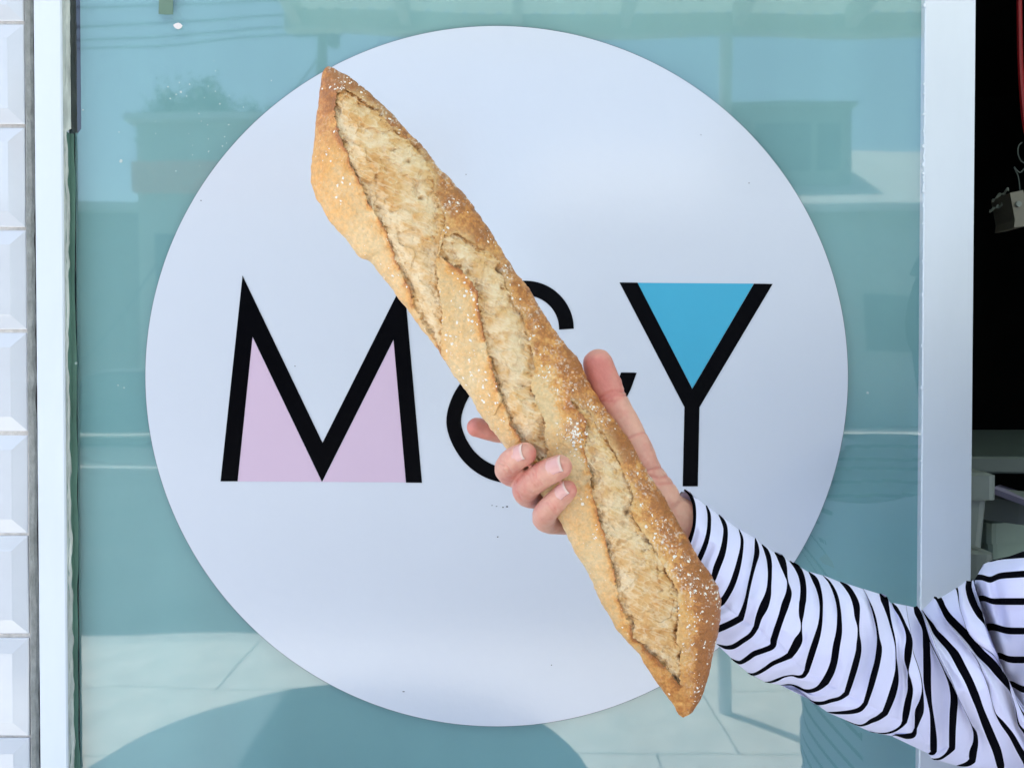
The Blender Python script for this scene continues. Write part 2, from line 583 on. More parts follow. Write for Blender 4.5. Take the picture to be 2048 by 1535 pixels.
for k in range(44):
    px = r3.gauss(430, 75); py = r3.gauss(265, 85)
    if math.hypot(px - 993, py - 751) < 712 or px < 190: continue
    speck(mb, px, py, r3.uniform(0.8, 2.0), r3.uniform(0.8, 1.9), YG - 0.0006)
for (px, py, a) in ((242, 322, 4), (166, 220, 2), (236, 770, 1.6), (248, 775, 1.6), (152, 726, 3), (1735, 785, 3), (362, 184, 3)):
    speck(mb, px, py, a, a, YG - 0.0006)
mb.build("paint_specks", M_speck, sw)
M_tape = mat("tape", (0.12, 0.20, 0.15), 0.6)
tp = [P(a, b, YG - 0.0005) for a, b in ((319, -60), (346, -60), (346, 29), (330, 29.5), (317, 28))]
mesh("tape_scrap", tp, [(0, 1, 2, 3, 4)], M_tape, sw)
M_chip = mat("paint_chip", (0.72, 0.66, 0.67), 0.7, bump=0.5, bscale=400)
mb = MB(); speck(mb, 355, 52, 10, 7, YG - 0.0012, 9); mb.build("paint_chip", M_chip, sw)

# ---- the building round the window
MB().box(xl0 - 0.9, 6.0, 0.775, 1.0, 2.86, 3.6).build("wall", M_render); tag(bpy.data.objects["wall"], "pale rendered wall above the shop window", "wall")
o = MB().box(-6.0, X_TILE_R - 3 * TW - 0.03, 0.755, 1.0, 0.0, 3.6).build("wall", M_render); tag(o, "pale rendered wall left of the tiles", "wall")
o = MB().box(xl0 + 0.01, xr0 + 0.03, 0.752, 0.95, 0.0, Z0 - 0.062).build("wall", M_render); tag(o, "low rendered wall under the shop window", "wall")
o = MB().box(1.55, 6.0, 0.76, 1.0, 0.0, 2.855).build("wall", M_render); tag(o, "pale rendered wall beyond the open doorway", "wall")
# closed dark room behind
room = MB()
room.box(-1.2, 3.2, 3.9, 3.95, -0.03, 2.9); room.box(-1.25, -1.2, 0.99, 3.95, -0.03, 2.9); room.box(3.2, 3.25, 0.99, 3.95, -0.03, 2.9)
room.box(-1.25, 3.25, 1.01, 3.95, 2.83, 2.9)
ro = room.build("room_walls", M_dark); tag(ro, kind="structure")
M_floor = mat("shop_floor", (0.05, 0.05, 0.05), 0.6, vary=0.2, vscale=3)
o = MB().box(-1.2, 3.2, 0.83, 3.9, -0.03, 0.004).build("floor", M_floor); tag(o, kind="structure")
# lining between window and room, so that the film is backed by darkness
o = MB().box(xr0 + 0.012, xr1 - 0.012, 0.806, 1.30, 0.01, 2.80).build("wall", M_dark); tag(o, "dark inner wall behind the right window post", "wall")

# ================================================================== THE STREET BEHIND THE CAMERA (mirrored in the glass)
M_steel = mat("galvanised_steel", (0.35, 0.36, 0.36), 0.5, metal=0.4, vary=0.1)
# ---- awning over the pavement
aw = empty("awning", (1.4, 0.7, 2.78), "pale corrugated awning over the pavement in front of the shop", "awning")
M_sheet = mat("awning_sheet", (0.62, 0.68, 0.60), 0.6, vary=0.08, vscale=3)
_N, _L = M_sheet.node_tree.nodes, M_sheet.node_tree.links
_tl = _N.new("ShaderNodeBsdfTranslucent"); _tl.inputs[0].default_value = (0.50, 0.58, 0.50, 1)
_mx = _N.new("ShaderNodeMixShader"); _mx.inputs[0].default_value = 0.35
_L.new(_N["Principled BSDF"].outputs[0], _mx.inputs[1]); _L.new(_tl.outputs[0], _mx.inputs[2]); _L.new(_mx.outputs[0], _N["Material Output"].inputs[0])
AX0, AX1 = RX(575, 3.27), 5.6
AY0, AY1 = RY(3.27), 0.70
AZ = RZ(50, 3.27)


def awz(y):
    return AZ + 0.05 + (y - AY0) / (AY1 - AY0) * 0.22


V = []; F = []
n = 300
for i in range(n + 1):
    x = AX0 + (AX1 - AX0) * i / n
    dz = 0.009 * math.sin(x * 2 * math.pi / 0.076)
    V += [(x, AY0 - 0.05, awz(AY0 - 0.05) + dz + 0.02), (x, AY1, awz(AY1) + dz + 0.02)]
for i in range(n):
    F.append((2 * i, 2 * i + 1, 2 * i + 3, 2 * i + 2))
mesh("roof_sheet", V, F, M_sheet, aw, smooth=True)
M_beam = mat("awning_beam", (0.58, 0.64, 0.55), 0.55, vary=0.08)
MB().box(AX0, AX1, AY0 - 0.02, AY0 + 0.03, AZ - 0.055, AZ + 0.03, 0.004).build("edge_beam", M_beam, aw)
for k in range(14):
    x = AX0 + 0.05 + k * 0.46
    mb = MB()
    mb.add([(x - .02, AY0 + .032, AZ - .03), (x + .02, AY0 + .032, AZ - .03), (x + .02, AY0 + .032, awz(AY0)), (x - .02, AY0 + .032, awz(AY0)),
            (x - .02, AY1 - .002, awz(AY1) - .08), (x + .02, AY1 - .002, awz(AY1) - .08), (x + .02, AY1 - .002, awz(AY1)), (x - .02, AY1 - .002, awz(AY1))],
           [(0, 1, 2, 3), (7, 6, 5, 4), (0, 4, 5, 1), (3, 2, 6, 7), (0, 3, 7, 4), (1, 5, 6, 2)])
    mb.build("rafter", M_beam, aw)
for x in (AX1 - 0.1, RX(1452, 3.27), 3.2):
    MB().tube([(x, AY0, 0.0), (x, AY0, AZ - 0.056)], 0.027, 14).build("support_post", M_paint, aw)

# ---- round cafe table between camera and window, below the frame
ct = empty("cafe_table", (-0.25, 0.44, 0), "round grey cafe table standing below the window", "table")
M_ttop = mat("table_top", (0.16, 0.20, 0.23), 0.35, vary=0.1)
tx, ty, tr_, tz = RX(675, 1.3), 0.30, 0.43, RZ(1368, 1.64)
MB().loft([[(tx + (tr_ - i_) * math.cos(a * 6.28318 / 64), ty + (tr_ - i_) * math.sin(a * 6.28318 / 64), tz + h_) for a in range(64)]
           for i_, h_ in ((0.012, -0.028), (0, -0.022), (0, -0.006), (0.006, 0.0))]).build("table_top", M_ttop, ct)
MB().tube([(tx, ty, 0.02), (tx, ty, tz - 0.03)], 0.03, 16).build("leg", M_steel, ct)
MB().loft([[(tx + r_ * math.cos(a * 6.28318 / 40), ty + r_ * math.sin(a * 6.28318 / 40), h_) for a in range(40)] for r_, h_ in ((0.23, 0.001), (0.23, 0.012), (0.06, 0.03))]).build("base", M_steel, ct)

# ---- houses opposite
M_wallw = mat("house_wall", (0.46, 0.48, 0.46), 0.85, vary=0.1, vscale=1)
M_wallc = mat("cream_wall", (0.52, 0.50, 0.42), 0.85, vary=0.12, vscale=1)
M_roofg = mat("metal_roof", (0.50, 0.51, 0.50), 0.55, vary=0.08, vscale=1)
M_wglass = mat("house_glass", (0.10, 0.12, 0.14), 0.12, 0.6)
M_trim = mat("house_trim", (0.68, 0.68, 0.66), 0.6)
M_orange = mat("orange_fascia", (0.85, 0.28, 0.14), 0.6)
YH = 22.0
hx0, hx1 = RX(1080, YH), RX(2350, YH)
hy = RY(YH)
eave = RZ(408, YH); ridge = RZ(262, YH)
hs = empty("house", ((hx0 + hx1) / 2, hy - 4, 0), "grey house with dormer across the street, mirrored in the upper right glass", "house")
MB().box(hx0, hx1, hy - 9, hy, 0, eave).build("wall", M_wallw, hs)
rf = MB().add([(hx0 - .4, hy + .5, eave - .12), (hx1 + .4, hy + .5, eave - .12), (hx1 - 2.5, hy - 4.4, ridge + .6), (hx0 + .5, hy - 4.4, ridge + .6),
               (hx0 - .4, hy - 9.5, eave - .12), (hx1 + .4, hy - 9.5, eave - .12)],
              [(0, 1, 2, 3), (3, 2, 5, 4), (1, 5, 2), (0, 3, 4), (0, 4, 5, 1)]).build("roof", M_roofg, hs)
dx0, dx1 = RX(1465, YH + 1.0), RX(1692, YH + 1.0)
dzt, dzb = RZ(214, YH + 1.0), RZ(372, YH + 1.0)
dm = MB().box(dx0, dx1, hy - 4.2, hy - 1.0, dzb - .4, dzt).box(dx0 - .15, dx1 + .15, hy - 4.3, hy - 0.85, dzt + .003, dzt + .12).build("dormer", mat("dormer_wall", (0.30, 0.34, 0.33), 0.8), hs)
for (a, b) in ((1515, 1612), (1626, 1668)):
    w_ = MB().box(RX(a, YH + 1), RX(b, YH + 1), hy - 1.04, hy - 0.93, RZ(345, YH + 1), RZ(250, YH + 1)).build("dormer_window", M_wglass, hs)
for k in range(4):
    wx = hx0 + 1.2 + k * 4.0
    MB().box(wx, wx + 1.4, hy - .04, hy + .03, 2.0, 3.6).build("window", M_wglass, hs)
MB().box(hx0 - .45, hx1 + .45, hy + .502, hy + .62, eave - .30, eave - .10).build("gutter", M_trim, hs)
# left building with an orange fascia
YL = 20.5
lx0, lx1 = RX(275, YL), RX(900, YL)
ly = RY(YL)
ls = empty("shop_building", ((lx0 + lx1) / 2, ly - 3, 0), "cream shop building with orange band, mirrored in the left glass", "building")
MB().box(lx0, lx1, ly - 7, ly, 0, RZ(250, YL)).build("wall", M_wallc, ls)
MB().box(lx0 - .05, lx1 + .05, ly + .002, ly + .25, RZ(384, YL), RZ(328, YL)).build("sign_band", M_orange, ls)
MB().box(lx0 + .5, lx1 - .5, ly + .002, ly + .06, 0.5, RZ(470, YL)).build("shop_front", M_wglass, ls)
MB().box(lx0 - .2, lx1 + .2, ly - 7.2, ly + .3, RZ(250, YL) + .003, RZ(244, YL) + 0.1).build("parapet", M_trim, ls)
# low building at the far left
M_wallb = mat("brown_brick", (0.20, 0.17, 0.15), 0.9, vary=0.15, vscale=2)
s2 = empty("low_building", (-19, RY(24), 0), "low dark brick building at the far left across the street", "building")
MB().box(-32, lx0 - 1.0, RY(32), RY(24), 0, 6.4).build("wall", M_wallb, s2)
MB().box(-32.3, lx0 - .8, RY(32.3), RY(23.7), 6.403, 6.7).build("roof", M_roofg, s2)
for k in range(5):
    MB().box(-30 + k * 3.2, -28.2 + k * 3.2, RY(24.03), RY(23.94), 2.2, 4.2).build("window", M_wglass, s2)

# ---- trees behind the shop building
M_leaf = mat("foliage", (0.06, 0.11, 0.035), 0.6, 0.3, vary=0.5, vscale=2)
M_bark = mat("bark", (0.10, 0.075, 0.055), 0.9, vary=0.3, vscale=8, bump=0.6, bscale=20)


def tree(x, y, h, rx, rz, label, seed):
    t = empty("tree", (x, y, 0), label, "tree", "trees across the street")
    r = random.Random(seed)
    mb = MB().tube([(x, y, -.15), (x + .1, y, h * .35), (x - .05, y, h * .7)], [.22, .17, .07], 9)
    for k in range(7):
        a = r.uniform(0, 6.28)
        z0 = h * r.uniform(.3, .55)
        mb.tube([(x, y, z0), (x + math.cos(a) * rx * .4, y + math.sin(a) * rx * .4, z0 + rz * .5), (x + math.cos(a) * rx * .75, y + math.sin(a) * rx * .75, z0 + rz * .8)], [.08, .05, .02], 6)
    mb.build("trunk", M_bark, t)
    n = 12000
    g = np.random.default_rng(seed)
    cl = g.normal(0, 1, (26, 3)); cl /= np.linalg.norm(cl, axis=1)[:, None]; cl *= g.uniform(.35, .8, (26, 1))
    k = g.integers(0, 26, n)
    c = cl[k] + g.normal(0, .15, (n, 3))
    c = c * np.array([rx, rx, rz]) + np.array([x, y, h - rz * .95])
    d1 = g.normal(0, 1, (n, 3)); d1 /= np.linalg.norm(d1, axis=1)[:, None]
    d2 = np.cross(d1, g.normal(0, 1, (n, 3))); d2 /= np.linalg.norm(d2, axis=1)[:, None]
    s = g.uniform(.06, .13, (n, 1))
    V = np.stack([c - d1 * s, c + d2 * s * .5, c + d1 * s, c - d2 * s * .5], 1).reshape(-1, 3)
    o = mesh("crown", V, np.arange(n * 4).reshape(-1, 4), M_leaf, t)
    return t


tree(RX(385, 30), RY(30), RZ(158, 30), 2.0, 3.0, "round leafy tree behind the cream shop building", 1)
tree(RX(462, 31), RY(31), RZ(182, 31), 1.8, 3.0, "smaller leafy tree right of the round tree across the street", 2)
tree(RX(520, 32), RY(32), RZ(205, 32), 1.7, 3.0, "lowest leafy tree nearest the pole across the street", 3)

# ---- utility pole and wires
YP = 16.6
px_, py_ = RX(646, YP), RY(YP)
up = empty("utility_pole", (px_, py_, 0), "tall pale utility pole with crossarms across the street", "pole")
M_pole = mat("pole_concrete", (0.36, 0.35, 0.32), 0.85, vary=0.15, vscale=3)
MB().tube([(px_, py_, -.14), (px_, py_, 5), (px_, py_, 10.2)], [.14, .12, .10], 14).build("post", M_pole, up)
for zc in (RZ(36, YP), RZ(86, YP)):
    MB().box(px_ - .55, px_ + .45, py_ + .12, py_ + .2, zc - .05, zc + .05).build("crossarm", M_bark, up)
    for q in (-.5, -.25, .25, .4):
        MB().tube([(px_ + q, py_ + .16, zc + .05), (px_ + q, py_ + .16, zc + .1), (px_ + q, py_ + .16, zc + .18)], [.02, .045, .03], 8).build("insulator", M_trim, up)
MB().tube([(px_ + .3, py_ + .2, RZ(60, YP)), (px_ + .3, py_ + .2, RZ(112, YP))], .14, 12).build("transformer", M_steel, up)
M_wire = mat("wire", (0.03, 0.03, 0.03), 0.6)
for k, (zc, dz) in enumerate(((RZ(36, YP), 0.4), (RZ(64, YP), -.1), (RZ(86, YP), -.3), (RZ(100, YP), -.5))):
    pts = [(px_ - 30 + 30 * t, py_ + .16, zc + dz - dz * t + .18 - 0.7 * 4 * t * (1 - t) * .4) for t in np.linspace(0, 1, 16)]
    o = MB().tube(pts, .018, 5).build("overhead_wire", M_wire)
    tag(o, "thin black %s wire running left from the utility pole" % ("topmost", "second", "third", "lowest")[k], "wire", "overhead wires")
o = MB().tube([(px_ - 6.5, py_, 0), (px_, py_, RZ(118, YP))], .02, 5).build("stay_wire", M_wire)
tag(o, "slanting stay wire bracing the utility pole", "wire")

# ---- parked car on the far side of the street
M_carp = mat("car_paint", (0.05, 0.07, 0.09), 0.5, 0.4)
M_tyre = mat("tyre", (0.02, 0.02, 0.02), 0.8)
M_rim = mat("rim", (0.55, 0.56, 0.57), 0.35, metal=0.7)
YC = 16.9
cy1 = RY(YC); cx0 = RX(40, YC)
car = empty("parked_car", (cx0 + 2.2, cy1 - .85, -.12), "dark parked car across the street, mirrored in the lower left glass", "car")
gz = -.12
prof = [(0, .45), (.05, .85), (.9, 1.0), (1.5, 1.58), (1.9, 1.66), (3.3, 1.64), (4.1, 1.1), (4.5, 1.02), (4.55, .5), (4.3, .3), (.2, .3)]
loops = []
for yy, ins in ((0, .06), (.06, 0), (1.64, 0), (1.70, .06)):
    loops.append([(cx0 + (a if .1 < a < 4.4 else a + (ins if a < 2 else -ins)), cy1 - yy, gz + (z if z < 1.05 else z - ins)) for a, z in prof])
MB().loft(loops).build("body", M_carp, car, smooth=False)
for (a0, a1, b0, b1) in ((1.12, 2.35, 1.5, 2.35), (2.45, 3.85, 2.45, 3.35)):
    mesh("side_window", [(cx0 + a0, cy1 + .004, gz + 1.06), (cx0 + a1, cy1 + .004, gz + 1.06), (cx0 + b1, cy1 + .004, gz + 1.50), (cx0 + b0, cy1 + .004, gz + 1.48)], [(0, 1, 2, 3)], M_wglass, car)
for wx in (.85, 3.65):
    w_ = MB()
    w_.loft([[(cx0 + wx + r_ * math.cos(a * 6.28318 / 28), cy1 + yy, gz + .33 + r_ * math.sin(a * 6.28318 / 28)) for a in range(28)] for r_, yy in ((.32, -.2), (.34, -.17), (.34, -.01), (.31, .03), (.21, .032))], cap=True)
    wo = w_.build("wheel", M_tyre, car)
    rm = MB()
    for k in range(7):
        a = k * 6.28318 / 7
        rm.tube([(cx0 + wx, cy1 + .045, gz + .33), (cx0 + wx + .2 * math.cos(a), cy1 + .04, gz + .33 + .2 * math.sin(a))], .022, 6)
    rm.build("rim", M_rim, wo)

# ================================================================== ROUND SIGN ON THE GLASS
M_vinyl = mat("white_vinyl", (0.56, 0.59, 0.68), 0.15, 0.85, vary=0.02, vscale=3, bump=0.06, bscale=110)
M_black = mat("black_print", (0.002, 0.002, 0.003), 0.2, 0.05, bump=0.06, bscale=70)
M_pink = mat("pink_print", (0.57, 0.43, 0.565), 0.20, 0.38, bump=0.05, bscale=70)
M_blue = mat("blue_print", (0.055, 0.36, 0.55), 0.20, 0.38, vary=0.04, vscale=5, bump=0.05, bscale=70)
YS = YG - 0.0010
sg = empty("round_sign", tuple(P(993, 751, YS)), "round white vinyl sign with black letters M&Y on the window", "sign")
cc = P(993.3, 756.5, YS); RS = 702.0 / FPX * YS * 1.001
n = 256
ring = lambda r, y: [(cc[0] + r * math.cos(2 * math.pi * k / n), y, cc[2] + r * math.sin(2 * math.pi * k / n) * 0.9957) for k in range(n)]
MB().loft([ring(RS, YG - 0.0003), ring(RS, YS + 0.0001), ring(RS - 0.0001, YS)]).build("vinyl_disc", M_vinyl, sg)
M_rim = mat("rim_shade", (0.05, 0.08, 0.09), 0.8)  # dark ring colour stands in for the thin shadow round the vinyl's edge
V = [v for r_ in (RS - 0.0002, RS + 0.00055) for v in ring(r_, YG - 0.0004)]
mesh("rim_shadow_line", V, [(k, (k + 1) % n, n + (k + 1) % n, n + k) for k in range(n)], M_rim, sg).name = "rim_shade"
YL1 = YS - 0.00025


def flat(name, pts, m, y, thick=0.0002):
    w = [P(a, b, y) for a, b in pts]
    poly = [(p[0], p[2]) for p in w]
    return MB().prism(poly, y, y + thick).build(name, m, sg)


Mp = [(441, 962), (485, 551), (645, 885), (808, 560), (844, 965), (812, 964.5), (787, 679), (644, 963), (505, 673), (475, 962)]
flat("letter_m", Mp, M_black, YL1 - 0.0002)
flat("pink_fill", [(475.5, 962), (505, 674), (643.5, 963)], M_pink, YL1)
flat("pink_fill", [(645, 963), (787, 680), (811.5, 964)], M_pink, YL1)
Yp = [(1239, 564.6), (1275, 565), (1384.6, 777.3), (1508, 567), (1545.5, 567.6), (1399, 814), (1395.7, 972), (1365.4, 972), (1369, 814)]
flat("letter_y", Yp, M_black, YL1 - 0.0002)
flat("blue_fill", [(1275, 565.3), (1507.5, 567), (1384.6, 776.5)], M_blue, YL1)
# ampersand: one stroke of even width
up_arc = [(1051 + 82 * math.cos(math.radians(a)), 658 - 82 * math.sin(math.radians(a))) for a in range(0, 201, 10)]
path = up_arc + [(988, 712), (1030, 752)]
path2 = [(1040, 722), (1000, 730), (958, 752), (925, 786), (908, 833), (914, 872), (938, 912), (975, 940), (1020, 951), (1075, 942), (1130, 912), (1180, 868), (1218, 818), (1244, 780), (1257.5, 745)]
for pth in (path, path2):
    c = catmull(pth, 90)
    d = np.gradient(c, axis=0); d /= np.linalg.norm(d, axis=1)[:, None]
    nrm = np.stack([-d[:, 1], d[:, 0]], 1) * 14.8
    Lp, Rp = c + nrm, c - nrm
    if pth is path2:
        Lp[-1] = (1273.5, 745); Rp[-1] = (1242, 744.5)
    yy = YL1 - (0.0002 if pth is path else 0.00035)
    V = np.concatenate([P(Lp[:, 0], Lp[:, 1], yy), P(Rp[:, 0], Rp[:, 1], yy)])
    k = len(c)
    mesh("ampersand", V, [(i, i + 1, k + i + 1, k + i) for i in range(k - 1)], M_black, sg)
# scuffs and dirt specks on the vinyl
mb = MB()
for (px, py, a, b) in ((984, 1010, 1.6, .9), (993, 1012, 2.2, .8), (1006, 1014, 2, 1.2), (1014, 1012.5, 2.6, 1.8), (995.5, 1073, 2, 1.3), (590, 732, 1.2, 1.4), (402, 401, 1.4, 1.2), (807, 1382, 3, 1), (1103, 1329, 1.2, 1.2), (932, 349, 1.2, 1), (1402, 270, 1, 1), (1498, 366, 1.3, 1.2)):
    speck(mb, px, py, a, b, YS - 0.0004)
o = mb.build("dirt_specks", mat("dirt", (0.03, 0.03, 0.035), 0.8), sg); o["kind"] = "stuff"

# ================================================================== BAGUETTE
LS = [(656, 133), (645, 140), (642, 165), (640, 195), (634, 230), (628, 280), (622, 330), (623, 362), (634, 400), (660, 440), (690, 478), (719, 514), (740, 522), (773, 562), (795, 592), (816, 616), (849, 664), (882, 707), (905, 748), (936, 789), (971, 843), (1007, 888), (1045, 940), (1085, 992), (1121, 1043), (1139, 1084), (1159, 1119), (1174, 1145), (1192, 1183), (1213, 1218), (1233, 1254), (1263, 1290), (1286, 1320), (1307, 1356), (1324, 1381), (1344, 1407), (1358, 1429), (1367, 1434)]
RSd = [(656, 133), (668, 136), (682, 146), (702, 157), (722, 172), (743, 189), (763, 209), (786, 230), (811, 257), (837, 283), (859, 311), (882, 339), (900, 357), (923, 384), (943, 408), (961, 433), (981, 463), (1002, 494), (1027, 539), (1058, 575), (1080, 613), (1103, 649), (1131, 689), (1157, 722), (1171, 750), (1200, 799), (1233, 843), (1266, 893), (1296, 942), (1324, 985), (1347, 1025), (1373, 1071), (1398, 1112), (1418, 1145), (1434, 1173), (1442, 1201), (1441, 1239), (1436, 1269), (1426, 1305), (1416, 1356), (1403, 1398), (1382, 1427), (1367, 1434)]
A_ = np.array([655.0, 132.0]); B_ = np.array([1368.0, 1435.0])
AX = (B_ - A_); ALEN = np.linalg.norm(AX); AX = AX / ALEN
NX = np.array([AX[1], -AX[0]])              # towards the photograph's right


def st(p):
    p = np.asarray(p, float) - A_
    return p @ AX, p @ NX


NS, NF, NB = 1320, 340, 36
S = 0.5 - 0.5 * np.cos(np.linspace(0.0, math.pi, NS))
S = (0.30 * S + 0.70 * np.linspace(0, 1, NS)) * (ALEN - 2) + 1
ls, lt = st(LS); rs, rt = st(RSd)


def resamp(s, t):
    s = np.maximum.accumulate(s + np.arange(len(s)) * 1e-6)
    v = np.interp(S, s, t)
    k = np.hanning(23); k /= k.sum()
    vp = np.concatenate([np.full(11, v[0]), v, np.full(11, v[-1])])
    return np.convolve(vp, k, 'valid')


TL = resamp(ls, lt); TR = resamp(rs, rt)
TL[0] = TR[0] = 0.5 * (TL[0] + TR[0]); TL[-1] = TR[-1] = 0.5 * (TL[-1] + TR[-1])
MID = 0.5 * (TL + TR); HALF = np.maximum(0.5 * (TR - TL), 0.6)
HALF = HALF + 0.7 * vnoise(S / 9, S * 0, seed=4) * smooth01(S, 20, 60) * smooth01(ALEN - S, 20, 60)

L1 = [(674, 184), (669, 219), (674, 252), (682, 283), (697, 308), (704, 336), (722, 364), (730, 392), (745, 420), (766, 452), (778, 480), (791, 514), (803, 542), (824, 588), (834, 618), (849, 644), (867, 674), (886, 708)]
R1 = [(674, 184), (690, 182), (707, 186), (732, 207), (758, 222), (776, 247), (803, 268), (834, 293), (857, 321), (867, 354), (872, 387), (884, 415), (892, 438), (885, 463), (877, 500), (871, 516), (875, 562), (878, 588), (886, 623), (885, 664), (888, 708)]
L2 = [(890, 471), (882, 498), (878, 512), (885, 515), (903, 527), (923, 539), (938, 557), (955, 583), (957, 613), (961, 631), (966, 664), (976, 699), (984, 731), (997, 777), (1012, 822), (1024, 853), (1042, 881), (1060, 905), (1075, 922)]
R2 = [(890, 471), (918, 468), (943, 483), (974, 504), (997, 524), (1012, 562), (1022, 598), (1045, 633), (1055, 664), (1065, 704), (1068, 740), (1062, 770), (1070, 802), (1083, 825), (1090, 853), (1088, 883), (1096, 898), (1088, 915), (1078, 924)]
L3 = [(1138, 803), (1156, 822), (1172, 843), (1174, 873), (1167, 898), (1174, 924), (1182, 949), (1182, 980), (1192, 1012), (1200, 1045), (1213, 1079), (1220, 1112), (1228, 1142), (1233, 1173), (1240, 1203), (1258, 1244), (1271, 1274), (1294, 1300), (1324, 1323), (1342, 1345), (1360, 1369)]
R3 = [(1138, 803), (1156, 810), (1182, 827), (1192, 853), (1210, 873), (1228, 901), (1240, 934), (1256, 964), (1267, 992), (1260, 1020), (1276, 1051), (1294, 1074), (1306, 1094), (1319, 1119), (1332, 1142), (1345, 1163), (1355, 1183), (1357, 1216), (1355, 1254), (1352, 1277), (1362, 1297), (1360, 1330), (1363, 1367)]
OPEN = [(L1, R1), (L2, R2), (L3, R3)]

PHI = np.linspace(0, math.pi, NF)
cph = -np.cos(PHI)
q = 0.55 * cph + 0.45 * np.linspace(-1, 1, NF)      # even spacing across
T = MID[:, None] + HALF[:, None] * q[None, :]
SS = np.repeat(S[:, None], NF, 1)
PXg = A_[0] + SS * AX[0] + T * NX[0]
PYg = A_[1] + SS * AX[1] + T * NX[1]
MMPX = D0 / FPX * 1000.0
# ragged edges: sample the score outlines through a little noise
wx = PXg + 3.6 * fbm(PXg / 13, PYg / 13, 3, 41) + 1.6 * vnoise(PXg / 3.2, PYg / 3.2, seed=44)
wy = PYg + 3.6 * fbm(PXg / 13, PYg / 13, 3, 52) + 1.6 * vnoise(PXg / 3.2, PYg / 3.2, seed=55)
H = np.zeros_like(PXg)                                # outward height in mm
IN = np.full(PXg.shape, -1, int)
dmin = np.full(PXg.shape, 1e9); dLmin = dmin.copy(); dRmin = dmin.copy()
for k, (l_, r_) in enumerate(OPEN):
    poly = np.array(l_ + r_[::-1][1:-1], float)
    ins = inside(wx, wy, poly)
    dl = polydist(wx, wy, l_); dr = polydist(wx, wy, r_)
    IN[ins] = k
    dLmin = np.minimum(dLmin, dl); dRmin = np.minimum(dRmin, dr)
dmin = np.minimum(dLmin, dRmin)
INS = IN >= 0
n_big = 1.25 * fbm(PXg / 55, PYg / 55, 3, 1)
n_mid = fbm(PXg / 16, PYg / 16, 4, 2)
n_fin = fbm(PXg / 4.2, PYg / 4.2, 3, 3)
edge_v = 0.65 + 0.6 * fbm(PXg / 30, PYg / 30, 2, 9)
# --- crust relief
crust = 1.0 * n_big + 0.50 * n_mid + 0.42 * n_fin * (0.35 + 0.65 * smooth01((T - TL[:, None]) / np.maximum((TR - TL)[:, None], 2), .4, .8))
wd, wid = worley(PXg / 9.0, PYg / 9.0, 4)
crust += 0.16 * (wid > 0.45) * np.exp(-(wd / 0.30) ** 2)
lip = 2.1 * np.exp(-dLmin / 8.0) * edge_v + 1.0 * np.exp(-dRmin / 9.0) * edge_v
# the flap between first and second score stands proud
flap = [(871, 516), (890, 512), (905, 527), (925, 540), (940, 558), (957, 585), (957, 613), (962, 640), (967, 668), (978, 702), (990, 745), (1005, 800), (990, 830), (940, 770), (905, 735), (887, 705), (885, 660), (886, 623), (876, 570)]
fl = np.clip(1 - polydist(PXg, PYg, flap + [flap[0]]) / 24, 0, 1)
infl = inside(PXg, PYg, flap)
crust += np.where(infl, 1.2 + 0.6 * fl, 0)
# floury blister beside the third score
bl = np.exp(-(((PXg - 1148) / 24) ** 2 + ((PYg - 868) / 24) ** 2))
crk = np.abs(fbm(PXg / 15, PYg / 15, 3, 71))
crust += bl * (1.6 - 1.4 * np.exp(-(crk / 0.06) ** 2) + 0.6 * n_mid)
# --- crumb relief: stretched strands, blisters, open pores
ca, sa = math.cos(0.45), math.sin(0.45)
ux, uy = (PXg * ca + PYg * sa), (-PXg * sa + PYg * ca)
strand = 1 - np.abs(fbm(ux / 24 + 0.5 * n_mid, uy / 7.5, 2, 31)) * 2
sheet = fbm(PXg / 24 + 0.6 * n_mid, PYg / 24, 4, 33)
pore_d, pore_id = worley(PXg / 6.0 + 0.5 * n_fin, PYg / 7.0 + 0.4 * n_mid, 13)
edge_near = np.exp(-dmin / 14.0)
pore = (pore_id > 0.80 - 0.42 * edge_near) * np.exp(-(pore_d / 0.34) ** 2)
big_d, big_id = worley(PXg / 22.0 + 0.4 * n_mid, PYg / 22.0, 19)
pit = (big_id > 0.80) * np.exp(-(big_d / 0.30) ** 2) * (0.4 + edge_near)
width_in = np.minimum(dLmin, 60) / 60.0
crumb = 0.0 + 1.8 * smooth01(dmin, 2, 40) + 0.35 * strand + 1.6 * sheet + 0.22 * n_fin - 1.1 * pore * (0.3 + edge_near) - 2.5 * pit
gapn = smooth01(fbm(PXg / 26, PYg / 26, 3, 95), -0.35, 0.45)
crumb -= (0.3 + 2.6 * gapn ** 2) * np.exp(-dLmin / 9.0) + (0.2 + 1.6 * gapn ** 2) * np.exp(-dRmin / 8.0)
# step between torn sheets of crumb
stp = fbm(PXg / 34, PYg / 34, 3, 77)
crumb += 1.3 * smooth01(stp, 0.0, 0.06) - 0.65
